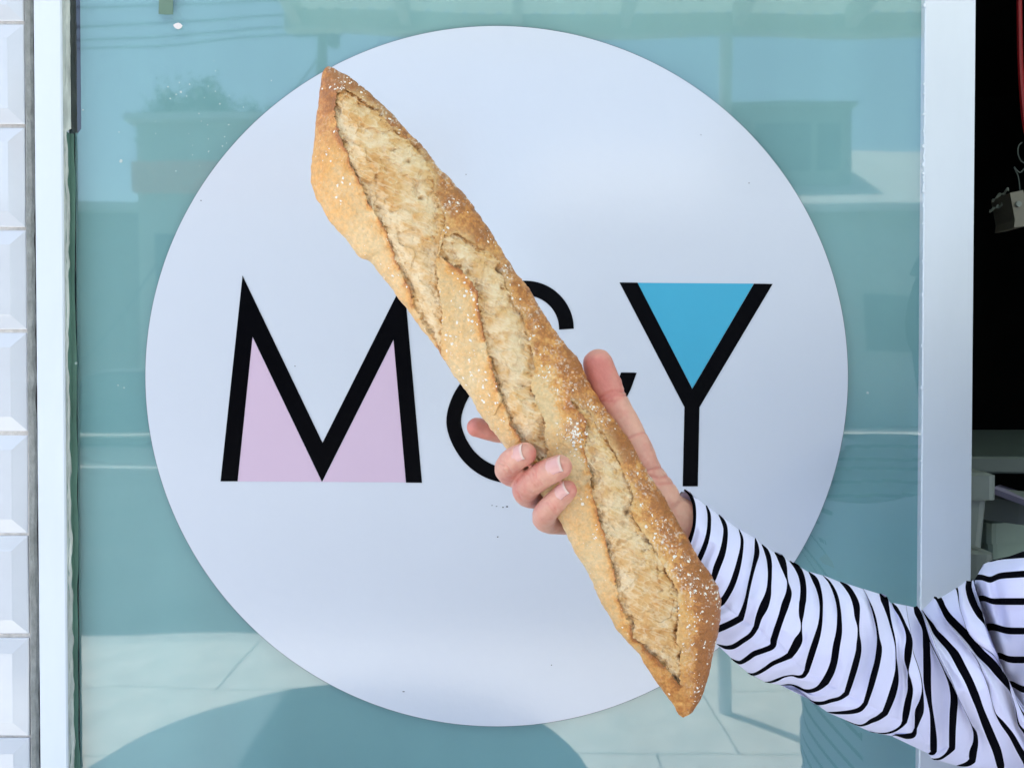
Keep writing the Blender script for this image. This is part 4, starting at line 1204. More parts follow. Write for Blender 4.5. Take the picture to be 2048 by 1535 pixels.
# ------------------------------------------------------------------ sleeve, built ring by ring between the stripes
K = {1: (1340, 960, 5.117), 2: (1420, 1160, 5.117), 3: (1600, 1120, 5.904), 4: (1600, 1300, 6.531), 5: (1800, 1090, 6.19), 6: (1800, 1287, 6.19)}
STR = [
    [1, (145, 95, 12), (200, 140, 30), (240, 230, 30), (252, 340, 30), (245, 460, 30), (220, 560, 35), (195, 625, 40), (120, 760, 45), (20, 880, 45), (-90, 970, 45), 'S', (-200, 1060, 45), (-300, 1120, 40), (-400, 1165, 10)],
    [1, (372, 258, 12), (398, 340, 30), (402, 430, 34), (392, 540, 38), (360, 660, 45), (300, 800, 48), (220, 930, 48), (120, 1040, 48), 'S', (0, 1130, 45), (-120, 1200, 45), (-235, 1260, 10)],
    [1, (500, 352, 10), (545, 420, 35), (568, 500, 40), (558, 640, 50), (530, 760, 60), (480, 890, 62), (440, 1010, 50), (390, 1100, 50), (320, 1165, 50), 'S', (200, 1235, 50), (80, 1310, 50), (-60, 1360, 10)],
    [1, (705, 500, 8), (735, 590, 26), (735, 680, 30), (715, 800, 42), (680, 940, 52), (630, 1080, 55), (570, 1190, 55), (530, 1245, 60), 'S', (440, 1300, 60), (300, 1370, 60), (180, 1430, 40), (90, 1450, 10)],
    [1, (872, 590, 8), (885, 660, 35), (888, 750, 48), (865, 850, 38), (840, 950, 32), (810, 1080, 30), (785, 1200, 30), (760, 1300, 42), (722, 1410, 60), 'S', (620, 1465, 60), (520, 1510, 60), (430, 1545, 50), (330, 1560, 30), (270, 1555, 8)],
    [1, (940, 655, 8), (985, 720, 40), (1015, 820, 45), (1022, 950, 38), (1015, 1080, 40), (1000, 1180, 60), (960, 1290, 80), (910, 1400, 60), (882, 1500, 48), 'S', 2, (420, 555, 45), (330, 620, 45), (240, 675, 45), (170, 685, 35), (110, 668, 20), (70, 650, 6)],
    [1, (1070, 735, 8), (1130, 790, 60), (1165, 880, 55), (1190, 980, 25), (1205, 1040, 14), 2, (806, 130, 55), (770, 250, 70), (735, 360, 60), (690, 490, 60), (652, 610, 62), 'S', (640, 670, 55), (560, 710, 50), (450, 750, 50), (380, 800, 45), (310, 838, 35), (260, 825, 20), (215, 795, 6)],
    [1, (1225, 825, 8), (1300, 890, 50), (1345, 980, 55), (1365, 1100, 55), (1360, 1230, 60), 2, (945, 230, 60), (935, 350, 45), (935, 440, 14), (932, 520, 20), (905, 610, 75), (860, 700, 75), (815, 768, 60), 'S', (740, 805, 45), (640, 850, 40), (560, 905, 35), (480, 950, 30), (430, 960, 22), (385, 945, 6)],
    [1, (1420, 935, 8), (1480, 1010, 50), 2, (1110, 80, 45), (1135, 200, 35), (1138, 330, 30), (1125, 460, 40), (1095, 580, 55), (1050, 720, 60), (1010, 850, 55), (990, 925, 45), 'S', (955, 975, 38), (910, 985, 28), (840, 972, 14), (760, 985, 16), (690, 1015, 25), (620, 1038, 18), (560, 1038, 5)],
    [3, (270, 175, 6), (350, 260, 25), (420, 400, 40), (455, 550, 40), (465, 700, 50), (460, 850, 65), (430, 1010, 75), (400, 1200, 75), (360, 1320, 80), (300, 1430, 80), 'S', 2, (1110, 1100, 45), (1030, 1130, 35), (960, 1125, 30), (900, 1092, 22), (840, 1068, 14), (780, 1066, 12), (725, 1072, 5)],
    [3, (470, 250, 8), (550, 310, 50), (620, 410, 60), (665, 530, 70), (675, 660, 55), (688, 780, 22), (692, 880, 25), (695, 980, 50), (690, 1080, 60), 4, (725, 180, 75), (660, 400, 70), (608, 560, 60), 'S', (520, 622, 45), (400, 655, 45), (300, 685, 42), (210, 685, 38), (150, 660, 15), (125, 640, 5)],
    [3, (745, 335, 4), (785, 405, 5), (850, 560, 18), (885, 680, 25), (910, 800, 22), (925, 920, 30), (935, 1040, 60), 4, (1010, 150, 70), (960, 340, 75), (910, 520, 65), (855, 690, 55), 'S', (790, 762, 58), (700, 795, 52), (560, 810, 40), (430, 812, 25), (350, 800, 5)],
    [3, (940, 390, 10), (990, 450, 75), (1020, 540, 60), (1050, 660, 35), (1080, 780, 25), (1110, 900, 20), (1130, 1020, 12), (1135, 1150, 12), 4, (1262, 250, 35), (1250, 400, 70), (1210, 560, 85), (1160, 700, 80), (1110, 815, 72), 'S', (1020, 880, 60), (930, 920, 50), (860, 960, 32), (790, 978, 22), (710, 960, 14), (600, 912, 5)],
    [3, (1090, 505, 15), (1130, 560, 40), (1190, 660, 35), (1240, 770, 35), (1275, 860, 50), (1290, 950, 70), (1280, 1060, 80), (1270, 1180, 65), 4, (1413, 280, 14), (1430, 400, 45), (1440, 520, 65), (1410, 680, 80), (1385, 820, 80), (1365, 930, 60), 'S', (1320, 990, 35), (1230, 1050, 28), (1120, 1080, 20), (1000, 1075, 10), (910, 1060, 4)],
    [5, (75, 742, 3), (100, 900, 3), (135, 1080, 3), (150, 1240, 8), 6, (170, 120, 8), (215, 250, 8), (258, 400, 10), (278, 560, 15), (270, 690, 45), (240, 830, 95), (215, 950, 60), (195, 1040, 30), 'S', (165, 1120, 60), (90, 1140, 60), (20, 1135, 40), (-60, 1125, 15), (-100, 1140, 4)],
    [5, (190, 755, 40), (215, 820, 70), (260, 920, 65), (300, 1030, 50), (320, 1130, 70), (328, 1250, 80), 6, (330, 100, 78), (335, 250, 85), (340, 500, 80), (365, 700, 50), (390, 850, 40), (405, 1000, 55), (415, 1180, 75), (415, 1320, 75), 'S', (405, 1340, 60), (380, 1352, 40), (350, 1356, 5)],
    [5, (262, 790, 2), (300, 920, 2), (345, 1080, 3), (375, 1190, 10), 6, (430, 90, 10), (500, 230, 12), (560, 360, 15), (610, 470, 30), (650, 570, 60), (670, 690, 80), (660, 850, 82), (650, 1050, 75), (645, 1285, 70), 'S', (580, 1360, 38), (500, 1415, 28), (430, 1425, 18), (390, 1415, 6)],
    [5, (268, 795, 2), (330, 960, 2), (400, 1120, 3), 6, (480, 130, 3), (560, 290, 3), (640, 450, 3), (720, 660, 3), (820, 860, 4), (890, 1010, 12), (930, 1100, 40), (935, 1220, 60), (905, 1340, 85), (895, 1440, 75), 'S', (850, 1475, 60), (790, 1495, 40), (700, 1505, 5)],
    [5, (275, 800, 6), (330, 890, 20), (390, 980, 45), (440, 1070, 60), (520, 1160, 75), (610, 1260, 80), 6, (680, 130, 95), (760, 280, 95), (850, 450, 90), (930, 640, 90), (990, 800, 80), (1060, 980, 90), (1130, 1150, 95), (1200, 1320, 95), (1245, 1500, 85), 'S', (1250, 1560, 60), (1220, 1600, 40), (1180, 1620, 8)],
    [5, (420, 640, 20), (455, 660, 30), (490, 760, 4), (560, 900, 3), (700, 1080, 3), (800, 1200, 3), 6, (880, 90, 4), (960, 210, 5), (1080, 500, 4), (1180, 850, 8), (1260, 970, 45), (1380, 1130, 60), (1480, 1310, 70), (1560, 1440, 80), 'S', (1600, 1600, 60), (1580, 1660, 40), (1540, 1690, 8)],
    [5, (490, 650, 40), (505, 690, 55), (525, 760, 70), (580, 860, 80), (680, 970, 85), (790, 1080, 90), (890, 1190, 95), 6, (990, 105, 95), (1130, 240, 100), (1220, 350, 95), (1310, 470, 70), (1370, 600, 8), (1430, 800, 6), (1470, 990, 20), (1535, 1080, 30), (1650, 1250, 40), 'S', (1760, 1500, 40), (1790, 1650, 30), (1780, 1720, 8)],
    [5, (700, 525, 25), (712, 560, 20), (740, 760, 3), (800, 960, 3), (830, 1050, 6), (960, 1210, 3), 6, (1150, 130, 3), (1250, 280, 3), (1330, 420, 3), (1400, 570, 4), (1460, 730, 4), (1520, 850, 15), (1650, 1050, 30), 'S', (1850, 1400, 30), (1900, 1550, 30), (1900, 1650, 6)],
    [5, (855, 440, 60), (850, 520, 70), (880, 640, 80), (930, 760, 75), (990, 860, 70), (1030, 930, 40), (1050, 980, 6), (1100, 1080, 2), (1200, 1330, 2), 6, (1290, 380, 2), (1380, 540, 2), (1450, 680, 2), (1560, 850, 4), 'S', (1900, 1300, 3), (2000, 1450, 3), (2010, 1550, 3)],
]
ARMHOLE = [5, (905, 425, 1), (925, 500, 1), (960, 620, 1), (1000, 740, 1), (1040, 900, 1), (1080, 1030, 1), (1200, 1320, 1), 6, (1300, 420, 1), (1390, 560, 1), (1480, 700, 1), (1600, 860, 1), 'S', (1950, 1250, 1), (2060, 1350, 1), (2080, 1450, 1)]
NV1, NV2 = 96, 44


def decode(seq):
    a = []; seam = None; cur = None
    for e in seq:
        if e == 'S': seam = len(a) - 1
        elif isinstance(e, int): cur = K[e]
        else: a.append((cur[0] + e[0] / cur[2], cur[1] + e[1] / cur[2], e[2] / cur[2]))
    return np.array(a), seam


def arc_rs(a, n):
    """Smooth even resampling of a polyline with a width column."""
    d = np.concatenate([[0], np.cumsum(np.hypot(*np.diff(a[:, :2], axis=0).T))])
    t = np.linspace(0, d[-1], n)
    ext = np.vstack([2 * a[0] - a[1], a, 2 * a[-1] - a[-2]])
    i = np.clip(np.searchsorted(d, t, side='right') - 1, 0, len(a) - 2)
    u = ((t - d[i]) / np.maximum(d[i + 1] - d[i], 1e-9))[:, None]
    h = np.maximum(d[i + 1] - d[i], 1e-9)[:, None]
    p0, p1, p2, p3 = ext[i], ext[i + 1], ext[i + 2], ext[i + 3]
    m1 = (p2 - p0) / np.maximum(np.hypot(*(p2 - p0)[:, :2].T), 1e-9)[:, None] * h
    m2 = (p3 - p1) / np.maximum(np.hypot(*(p3 - p1)[:, :2].T), 1e-9)[:, None] * h
    return (2 * u**3 - 3 * u**2 + 1) * p1 + (u**3 - 2 * u**2 + u) * m1 + (-2 * u**3 + 3 * u**2) * p2 + (u**3 - u**2) * m2


rings = []; black = []
for sq in STR:
    a, sm_i = decode(sq)
    up_, lo = arc_rs(a[:sm_i + 1], NV1), arc_rs(a[sm_i:], NV2)
    c = np.vstack([up_, lo[1:]])
    w = np.where(c[:, 2:3] > 2.2, c[:, 2:3] * 1.14, np.maximum(c[:, 2:3], 0.25))
    d = np.gradient(c[:, :2], axis=0); d /= np.maximum(np.linalg.norm(d, axis=1), 1e-9)[:, None]
    nn_ = np.stack([-d[:, 1], d[:, 0]], 1)
    for _ in range(4):                      # round the kink of the offset at the seam
        nn_[1:-1] = (nn_[:-2] + nn_[1:-1] * 2 + nn_[2:]) / 4
    nn_ /= np.maximum(np.linalg.norm(nn_, axis=1), 1e-9)[:, None]
    rings.append(c[:, :2] + nn_ * w / 2); black.append(True)
    rings.append(c[:, :2] - nn_ * w / 2); black.append(False)
a, sm_i = decode(ARMHOLE)
rings.append(np.vstack([arc_rs(a[:sm_i + 1], NV1), arc_rs(a[sm_i:], NV2)[1:]])[:, :2])
TOPS = np.array([(1340, 950)] + [tuple(decode(s)[0][0, :2]) for s in STR] + [(1946, 1158), (1990, 1120), (2060, 1095)])
TOPS = TOPS[np.argsort(TOPS[:, 0])]
BOTS = np.array([(1225, 1168)] + [(1262, 1190), (1300, 1212), (1345, 1240), (1395, 1268), (1437, 1290), (1467, 1320), (1501, 1348), (1535, 1364), (1565, 1370), (1590, 1374), (1617, 1396), (1658, 1426), (1715, 1454), (1774, 1471), (1797, 1486), (1838, 1499), (1864, 1517), (1913, 1531), (1990, 1552), (2070, 1566), (2110, 1570), (2140, 1540)])
# rings -> grid with sub-rings
G = []; Gb = []
NSB, NSW = 3, 7
for i in range(len(rings) - 1):
    n_ = NSB if black[i] else NSW
    for k in range(n_):
        t = k / n_
        G.append(rings[i] * (1 - t) + rings[i + 1] * t); Gb.append((black[i], i + t))
G.append(rings[-1]); G = np.array(G)
U = np.array([b_[1] for b_ in Gb] + [len(rings) - 1])
NU, NV = G.shape[:2]
gx, gy = G[..., 0], G[..., 1]
dT = polydist(gx, gy, TOPS); dB = polydist(gx, gy, BOTS)
fr_ = dT / np.maximum(dT + dB, 1e-6)
bulge = np.sqrt(np.clip(1 - (2 * fr_ - 1) ** 2, 0, 1))
bulge[:, 0] = 0; bulge[:, -1] = 0
xs_ = np.clip(gx, 1300, 2100)
DC = np.interp(xs_, [1300, 1400, 1560, 1850, 1950, 2100], [0.499, 0.501, 0.520, 0.552, 0.560, 0.572])
RW = np.interp(xs_, [1300, 1500, 1850, 2000, 2100], [0.036, 0.038, 0.044, 0.052, 0.05])
vv = np.concatenate([np.linspace(0, .7, NV1), np.linspace(.7, 1, NV2)[1:]])[None, :].repeat(NU, 0)
uu = U[:, None].repeat(NV, 1)
fan = smooth01(uu, 22, 30)
env = np.clip(bulge * 1.6, 0, 1)
rid = lambda a, b, s: 1 - 2 * np.abs(vnoise(a, b, seed=s))
wr = (1 - fan) * (0.0030 * rid(uu * 0.50 + vv * 0.8, vv * 1.8, 6) + 0.0022 * vnoise(uu * 0.8, vv * 2.0, seed=5) + 0.0014 * rid(uu * 1.0, vv * 2.6, 7) + 0.0006 * rid(uu * 2.1, vv * 5.0, 27)) \
    + fan * (0.0095 * rid(uu * 0.40, vv * 1.2, 16) + 0.0036 * rid(uu * 0.8, vv * 2.0, 18))
# folds where stripes pinch together: cloth dips away
wid = np.abs(np.gradient(gx, axis=0)) + np.abs(np.gradient(gy, axis=0))
seamg = -0.0009 * np.exp(-((vv - 0.703) / 0.006) ** 2) * (1 - fan * .5)
depth_f = DC - RW * bulge * 0.92 - env * (wr + seamg)
hem = np.exp(-((uu - 1.6) / 0.05) ** 2) * 0.0005 + np.exp(-((uu - 2.4) / 0.05) ** 2) * 0.0003
depth_f = depth_f + hem * env
FV = P(gx, gy, depth_f)
# back of the sleeve: mirrored across the chord of each ring
cho = G[:, :1] * (1 - vv[..., None]) + G[:, -1:] * vv[..., None]
f2 = fr_[:, ::4]
gb = (2 * (G[:, :1] * (1 - fr_[..., None]) + G[:, -1:] * fr_[..., None]) - G)
mixb = np.clip(bulge * 3, 0, 1)[..., None]
ch2 = G[:, :1] * (1 - fr_[..., None]) + G[:, -1:] * fr_[..., None]
gb = G * (1 - mixb) + (0.12 * gb + 0.88 * ch2) * mixb
BVs = P(gb[:, ::4, 0], gb[:, ::4, 1], (DC + RW * bulge * 0.85)[:, ::4])
M_white = mat("white_cotton", (0.63, 0.63, 0.87), 0.9, 0.2, vary=0.03, vscale=30, bump=0.28, bscale=1500, sheen=0.25)
M_navy = mat("black_cotton", (0.002, 0.002, 0.004), 0.95, 0.03, bump=0.3, bscale=1500)
V = [FV.reshape(-1, 3), BVs.reshape(-1, 3)]
idf = np.arange(NU * NV).reshape(NU, NV)
Fq = np.stack([idf[:-1, :-1], idf[:-1, 1:], idf[1:, 1:], idf[1:, :-1]], -1)
mi = np.array([1 if b_[0] else 0 for b_ in Gb])[:, None].repeat(NV - 1, 1)
nbk = BVs.shape[1]
idb2 = np.arange(NU * nbk).reshape(NU, nbk) + NU * NV
Fb = np.stack([idb2[:-1, :-1], idb2[1:, :-1], idb2[1:, 1:], idb2[:-1, 1:]], -1)
mib = np.array([1 if b_[0] else 0 for b_ in Gb])[:, None].repeat(nbk - 1, 1)
# turned-in hem at the cuff, front and back
axis_dir = P(1372 + 86, 1040 + 50, 0.52) - P(1372, 1040, 0.505); axis_dir /= np.linalg.norm(axis_dir)
inn_f = FV[0] + axis_dir * 0.014 + np.array([0, 0.0012, 0]); inn_b = BVs[0] + axis_dir * 0.014
off = NU * NV + NU * nbk
V += [inn_f, inn_b]
Fi = np.stack([idf[0, 1:], idf[0, :-1], off + np.arange(NV - 1), off + np.arange(1, NV)], -1)
Fi2 = np.stack([idb2[0, :-1], idb2[0, 1:], off + NV + np.arange(1, nbk), off + NV + np.arange(nbk - 1)], -1)
allF = np.vstack([Fq.reshape(-1, 4), Fb.reshape(-1, 4), Fi, Fi2])
allM = np.concatenate([mi.ravel(), mib.ravel(), np.zeros(len(Fi) + len(Fi2), int)])
sh = mesh("sleeve", np.vstack(V), allF, [M_white, M_navy], pe, True, None, allM)
sh["label"] = "striped right sleeve, creased at the elbow, with a seam along its underside"

# ------------------------------------------------------------------ shirt body: rows follow the stripes
TY = [1052, 1108, 1147, 1202, 1261, 1318.6, 1379] + [1379 + 59 * k for k in range(1, 24)]
rr_, rb_ = [], []
prev = 1000.0
for c in TY:
    for k in range(10):
        rr_.append(prev + (c - 6.9 - prev) * k / 10); rb_.append(0)
    for k in range(4):
        rr_.append(c - 6.9 + 13.8 * k / 4); rb_.append(1)
    prev = c + 6.9
rr_.append(prev)
rows_py = np.array(rr_); NR, NC = len(rr_), 150
Lb = np.interp(rows_py, [1000, 1108, 1150, 1160, 1185, 1230, 1262, 1330, 1420, 1500, 1700, 2300, 2900], [1990, 1972, 1950, 1950, 1953, 1960, 1968, 1985, 2015, 2045, 2085, 2075, 2030])
CX = 2560.0
ph = np.linspace(0.0, math.pi, NC)
colx = np.clip((1 - np.cos(ph)) / 2, 0, 1)
px_t = Lb[:, None] + (2 * CX - 2 * Lb)[:, None] * colx[None, :]
r0 = rows_py[:, None] + 0 * px_t
near = np.exp(-np.maximum(px_t - 1990, 0) / 60.0)
wave = 7 * np.exp(-((px_t - 1980) / 13) ** 2) * np.exp(-((r0 - 1152) / 40) ** 2) - 8 * np.exp(-((px_t - 1966) / 16) ** 2) * np.exp(-((r0 - 1215) / 40) ** 2) - 8 * np.exp(-((px_t - 1985) / 20) ** 2) * np.exp(-((r0 - 1261) / 30) ** 2) - 9 * np.exp(-((px_t - 1998) / 14) ** 2) * np.exp(-((r0 - 1325) / 30) ** 2) - 14 * np.exp(-((px_t - 2020) / 18) ** 2) * np.exp(-((r0 - 1385) / 30) ** 2)
wave = wave + np.where(px_t < 2048, (2048 - px_t) * 0.09 * np.exp(-((r0 - 1130) / 38) ** 2), 0)
xm = np.minimum(px_t, 2 * CX - px_t)
top_y = np.interp(xm.ravel(), [1945, 1950, 1956, 1966, 1985, 2018, 2040, 2060, 2150, 2300, 2420, 2450], [1170, 1150, 1139, 1128, 1119, 1112, 1104, 1095, 1060, 1010, 960, 945]).reshape(xm.shape)
py_raw = r0 + wave
py_t = np.maximum(py_raw, top_y)
fold = 0.0035 * vnoise(px_t / 40, py_t / 34, seed=23) + 0.005 * np.exp(-((px_t - 1968 - (py_t - 1150) * .22) / 9) ** 2) * np.exp(-((py_t - 1200) / 80) ** 2) - 0.004 * np.exp(-((px_t - 1985 - (py_t - 1150) * .22) / 9) ** 2) * np.exp(-((py_t - 1200) / 80) ** 2)
over = np.clip((py_raw - top_y) / 55, 0, 1)
round_top = 0.035 * (1 - np.sqrt(np.clip(1 - (1 - over) ** 2, 0, 1)))
bul = 0.115 * np.power(np.sin(ph), 0.42)[None, :]
dep = 0.600 - bul - fold + round_top
TV = P(px_t, py_t, dep)
under = py_raw < top_y - 0.01
idt = np.arange(NR * NC).reshape(NR, NC)
Ft = np.stack([idt[:-1, :-1], idt[:-1, 1:], idt[1:, 1:], idt[1:, :-1]], -1).reshape(-1, 4)
mt_ = np.array(rb_)[:, None].repeat(NC - 1, 1).ravel()
un = under.reshape(-1)
keep = ~un[Ft].all(1)
tbk = P(px_t, py_t, 0.600 + 0.085 * np.power(np.sin(ph), .5)[None, :] - 0.7 * round_top)
Fb_ = np.stack([idt[:-1, :-1], idt[1:, :-1], idt[1:, 1:], idt[:-1, 1:]], -1).reshape(-1, 4) + NR * NC
so = mesh("shirt_body", np.vstack([TV.reshape(-1, 3), tbk.reshape(-1, 3)]), np.vstack([Ft[keep], Fb_[keep]]), [M_white, M_navy], pe, True, None, np.concatenate([mt_[keep], 0 * mt_[keep]]))
so["label"] = "striped front of the shirt at the shoulder"

# ------------------------------------------------------------------ the rest of the person, outside the frame
M_jean = mat("denim", (0.045, 0.06, 0.10), 0.9, 0.2, vary=0.2, vscale=60, bump=0.3, bscale=700)
M_shoe = mat("canvas_shoe", (0.55, 0.55, 0.54), 0.8, bump=0.2, bscale=500)
M_hair = mat("brown_hair", (0.022, 0.013, 0.008), 0.55, 0.3, vary=0.4, vscale=90, bump=0.6, bscale=300, stretch=(1, 1, 0.1))
BX, BY = 0.576, 0.585


def ell(cx, cy, z, rx, ry, n=36):
    return [(cx + rx * math.cos(2 * math.pi * k / n), cy + ry * math.sin(2 * math.pi * k / n), z) for k in range(n)]


jm = MB()
for sx in (-1, 1):
    jm.loft([ell(BX + sx * .095, BY + .01, .045, .062, .072), ell(BX + sx * .095, BY, .10, .060, .070), ell(BX + sx * .092, BY + .005, .45, .066, .072),
             ell(BX + sx * .088, BY - .01, .52, .070, .076), ell(BX + sx * .085, BY, .76, .098, .105), ell(BX + sx * .08, BY, .86, .105, .112)])
jm.loft([ell(BX, BY + .01, .78, .160, .098), ell(BX, BY + .01, .86, .168, .094), ell(BX, BY + .01, .93, .150, .085)])
jm.build("jeans", M_jean, pe, True)
for sx in (-1, 1):
    MB().loft([[(BX + sx * .1 + w * math.cos(a * .2618) * .045, BY - .05 + .135 * l * math.sin(a * .2618), z) for a in range(24)] for w, l, z in ((1, 1, .002), (1.05, 1.02, .02), (.98, .95, .045), (.75, .6, .075))]).build("shoe", M_shoe, pe, True)
# neck and head
hv = []; nph, nth = 40, 48
hc = np.array([BX, BY - .020, 1.515])
for i in range(nph + 1):
    th_ = math.pi * i / nph
    for k in range(nth):
        a = 2 * math.pi * k / nth
        d = np.array([math.sin(th_) * math.sin(a), -math.sin(th_) * math.cos(a), math.cos(th_)])
        r = np.array([.076, .096, .118])
        p = d * r
        if p[2] < -.02 and d[1] < 0.4: p[0] *= 1 - .28 * min(1, (-p[2] - .02) / .09)
        f = max(0, -d[1])
        p[1] -= .026 * math.exp(-((p[0]) / .011) ** 2 - ((p[2] + .022) / .018) ** 2) * (f > .5) + .006 * math.exp(-(p[0] / .02) ** 2 - ((p[2] + .062) / .008) ** 2) * (f > .3)
        p[1] += .009 * (math.exp(-((abs(p[0]) - .031) / .013) ** 2 - ((p[2] - .004) / .011) ** 2)) * (f > .4)
        p[1] += .03 * (p[2] < -.07) * (d[1] > 0)
        hv.append(hc + p)
hf = [(i * nth + k, i * nth + (k + 1) % nth, (i + 1) * nth + (k + 1) % nth, (i + 1) * nth + k) for i in range(nph) for k in range(nth)]
skin_c = np.array([0.64, 0.40, 0.31])
hd = MB(); hd.v = [tuple(v) for v in hv]; hd.f = hf
hd.loft([ell(BX, BY + .005, 1.33, .085, .075, 30), ell(BX, BY + .005, 1.365, .060, .060, 30), ell(BX, BY, 1.41, .053, .056, 30), ell(BX, BY, 1.47, .053, .058, 30)])
for sx in (-1, 1):
    hd.loft([[(BX + sx * (.074 + .006 * w), BY - .01 + .017 * w * math.cos(a * .5236), 1.512 + .030 * w * math.sin(a * .5236)) for a in range(12)] for w in (.5, 1.0, .8)])
ho = mesh("head", np.array(hd.v), hd.f, M_skin, pe, True, np.tile(skin_c, (len(hd.v), 1)))
M_eye = mat("eye_white", (.62, .60, .58), .25); M_iris = mat("iris", (.03, .02, .012), .2); M_lip = mat("lips", (.45, .17, .15), .4); M_brow = mat("brow", (.04, .025, .018), .8)


def disc(name, c, rx, rz, bulge, m):
    return MB().loft([[(c[0] + rx * k * math.cos(t * .3927), c[1] - bulge * (1 - k * k), c[2] + rz * k * math.sin(t * .3927)) for t in range(16)] for k in (1.0, .8, .5, .15)]).build(name, m, ho, True)


for sx in (-1, 1):
    c = hc + np.array([sx * .030, -.0815, .005])
    disc("eye", c, .0125, .0058, .004, M_eye)
    disc("iris", c + np.array([0, -.0035, 0]), .0054, .0054, .001, M_iris)
    MB().tube([tuple(c + np.array([dx_ * sx, -.006 + abs(dx_) * .35, .017 + .003 * math.cos(dx_ * 120)])) for dx_ in (-.014, -.006, .002, .010, .017)], [.0012, .0022, .0024, .0020, .0010], 8).build("eyebrow", M_brow, ho, True)
lip = hc + np.array([0, -.083, -.060])
MB().tube([tuple(lip + np.array([x_, abs(x_) * .35, .002 - abs(x_) * .06])) for x_ in (-.022, -.012, 0, .012, .022)], [.0012, .0040, .0046, .0040, .0012], 10).build("mouth", M_lip, ho, True)
hr = MB(); hv2 = []
for i in range(nph + 1):
    th_ = math.pi * .98 * i / nph
    for k in range(nth):
        a = 2 * math.pi * k / nth
        d = np.array([math.sin(th_) * math.sin(a), -math.sin(th_) * math.cos(a), math.cos(th_)])
        p = d * np.array([.086, .106, .128])
        if d[1] < -.15 and p[2] < .055: p[1] = max(p[1], -.02 + .25 * max(0, p[2])) ; p[0] *= 1.0
        if p[2] < -.03: p[2] = -.03 + (p[2] + .03) * 1.9; p[1] = max(p[1], -.01)
        hv2.append(hc + p + .003 * np.array([math.sin(k * 2.1), math.cos(k * 1.7), 0]))
mesh("hair", np.array(hv2), hf, M_hair, pe, True)
# other arm hanging at the side, in its striped sleeve
key = np.array([(BX + .205, BY, 1.31, .055), (BX + .235, BY, 1.22, .055), (BX + .255, BY + .01, 1.05, .048), (BX + .265, BY - .01, .95, .045), (BX + .27, BY - .04, .80, .036)])
kt = np.linspace(0, 4, 121)
kp = np.stack([np.interp(kt, range(5), key[:, j_]) for j_ in range(4)], 1)
la = MB().tube([tuple(p[:3]) for p in kp], list(kp[:, 3]), 28)
mi_l = [1 if (f_i // 28) % 4 == 0 and f_i < 120 * 28 else 0 for f_i in range(len(la.f))]
mesh("sleeve", np.array(la.v), la.f, [M_white, M_navy], pe, True, None, mi_l)
lh = MB().tube([(BX + .27, BY - .038, .82), (BX + .272, BY - .05, .76), (BX + .272, BY - .06, .70)], [.026, .030, .026], 16)
for q_ in range(4):
    lh.tube([(BX + .272 - .004 * q_, BY - .088 + .019 * q_, .71), (BX + .270 - .004 * q_, BY - .09 + .019 * q_, .665), (BX + .262 - .004 * q_, BY - .088 + .019 * q_, .632 + .006 * abs(q_ - 1))], [.0095, .0085, .007], 10)
lh.tube([(BX + .262, BY - .075, .76), (BX + .25, BY - .095, .72), (BX + .247, BY - .10, .69)], [.012, .010, .008], 10)
mesh("hand", np.array(lh.v), lh.f, M_skin, pe, True, np.tile(skin_c, (len(lh.v), 1)))

# ================================================================== THINGS INSIDE THE DARK DOORWAY
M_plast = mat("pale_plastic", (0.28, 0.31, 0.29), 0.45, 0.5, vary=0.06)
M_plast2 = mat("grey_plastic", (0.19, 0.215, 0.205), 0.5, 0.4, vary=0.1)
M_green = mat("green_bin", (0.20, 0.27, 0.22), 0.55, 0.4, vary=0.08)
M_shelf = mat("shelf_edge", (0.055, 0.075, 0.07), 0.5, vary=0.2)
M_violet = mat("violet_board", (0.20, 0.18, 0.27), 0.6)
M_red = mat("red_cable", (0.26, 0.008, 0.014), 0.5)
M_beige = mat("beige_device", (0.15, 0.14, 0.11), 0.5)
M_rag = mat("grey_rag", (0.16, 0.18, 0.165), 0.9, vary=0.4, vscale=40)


def W(px, py, Y):
    return P(px, py, Y)


# counter with its front edge
Yk = 1.05
ck = empty("counter", tuple(W(2080, 940, Yk)), "dark shelf edge crossing the doorway above the tubs", "shelf")
z1, z0 = W(2000, 913, Yk)[2], W(2000, 947, Yk)[2]
x0, x1 = W(1900, 930, Yk)[0], 1.9
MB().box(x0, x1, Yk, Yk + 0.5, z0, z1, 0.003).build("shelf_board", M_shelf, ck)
for xx in (x1 - 0.06, ):
    MB().box(xx, xx + 0.05, Yk + 0.05, Yk + 0.1, 0.004, z0 - .001).build("leg", M_shelf, ck)
MB().box(x0 + .0, x0 + .04, Yk + 0.40, Yk + 0.45, 0.004, z0 - .001).build("leg", M_shelf, ck)


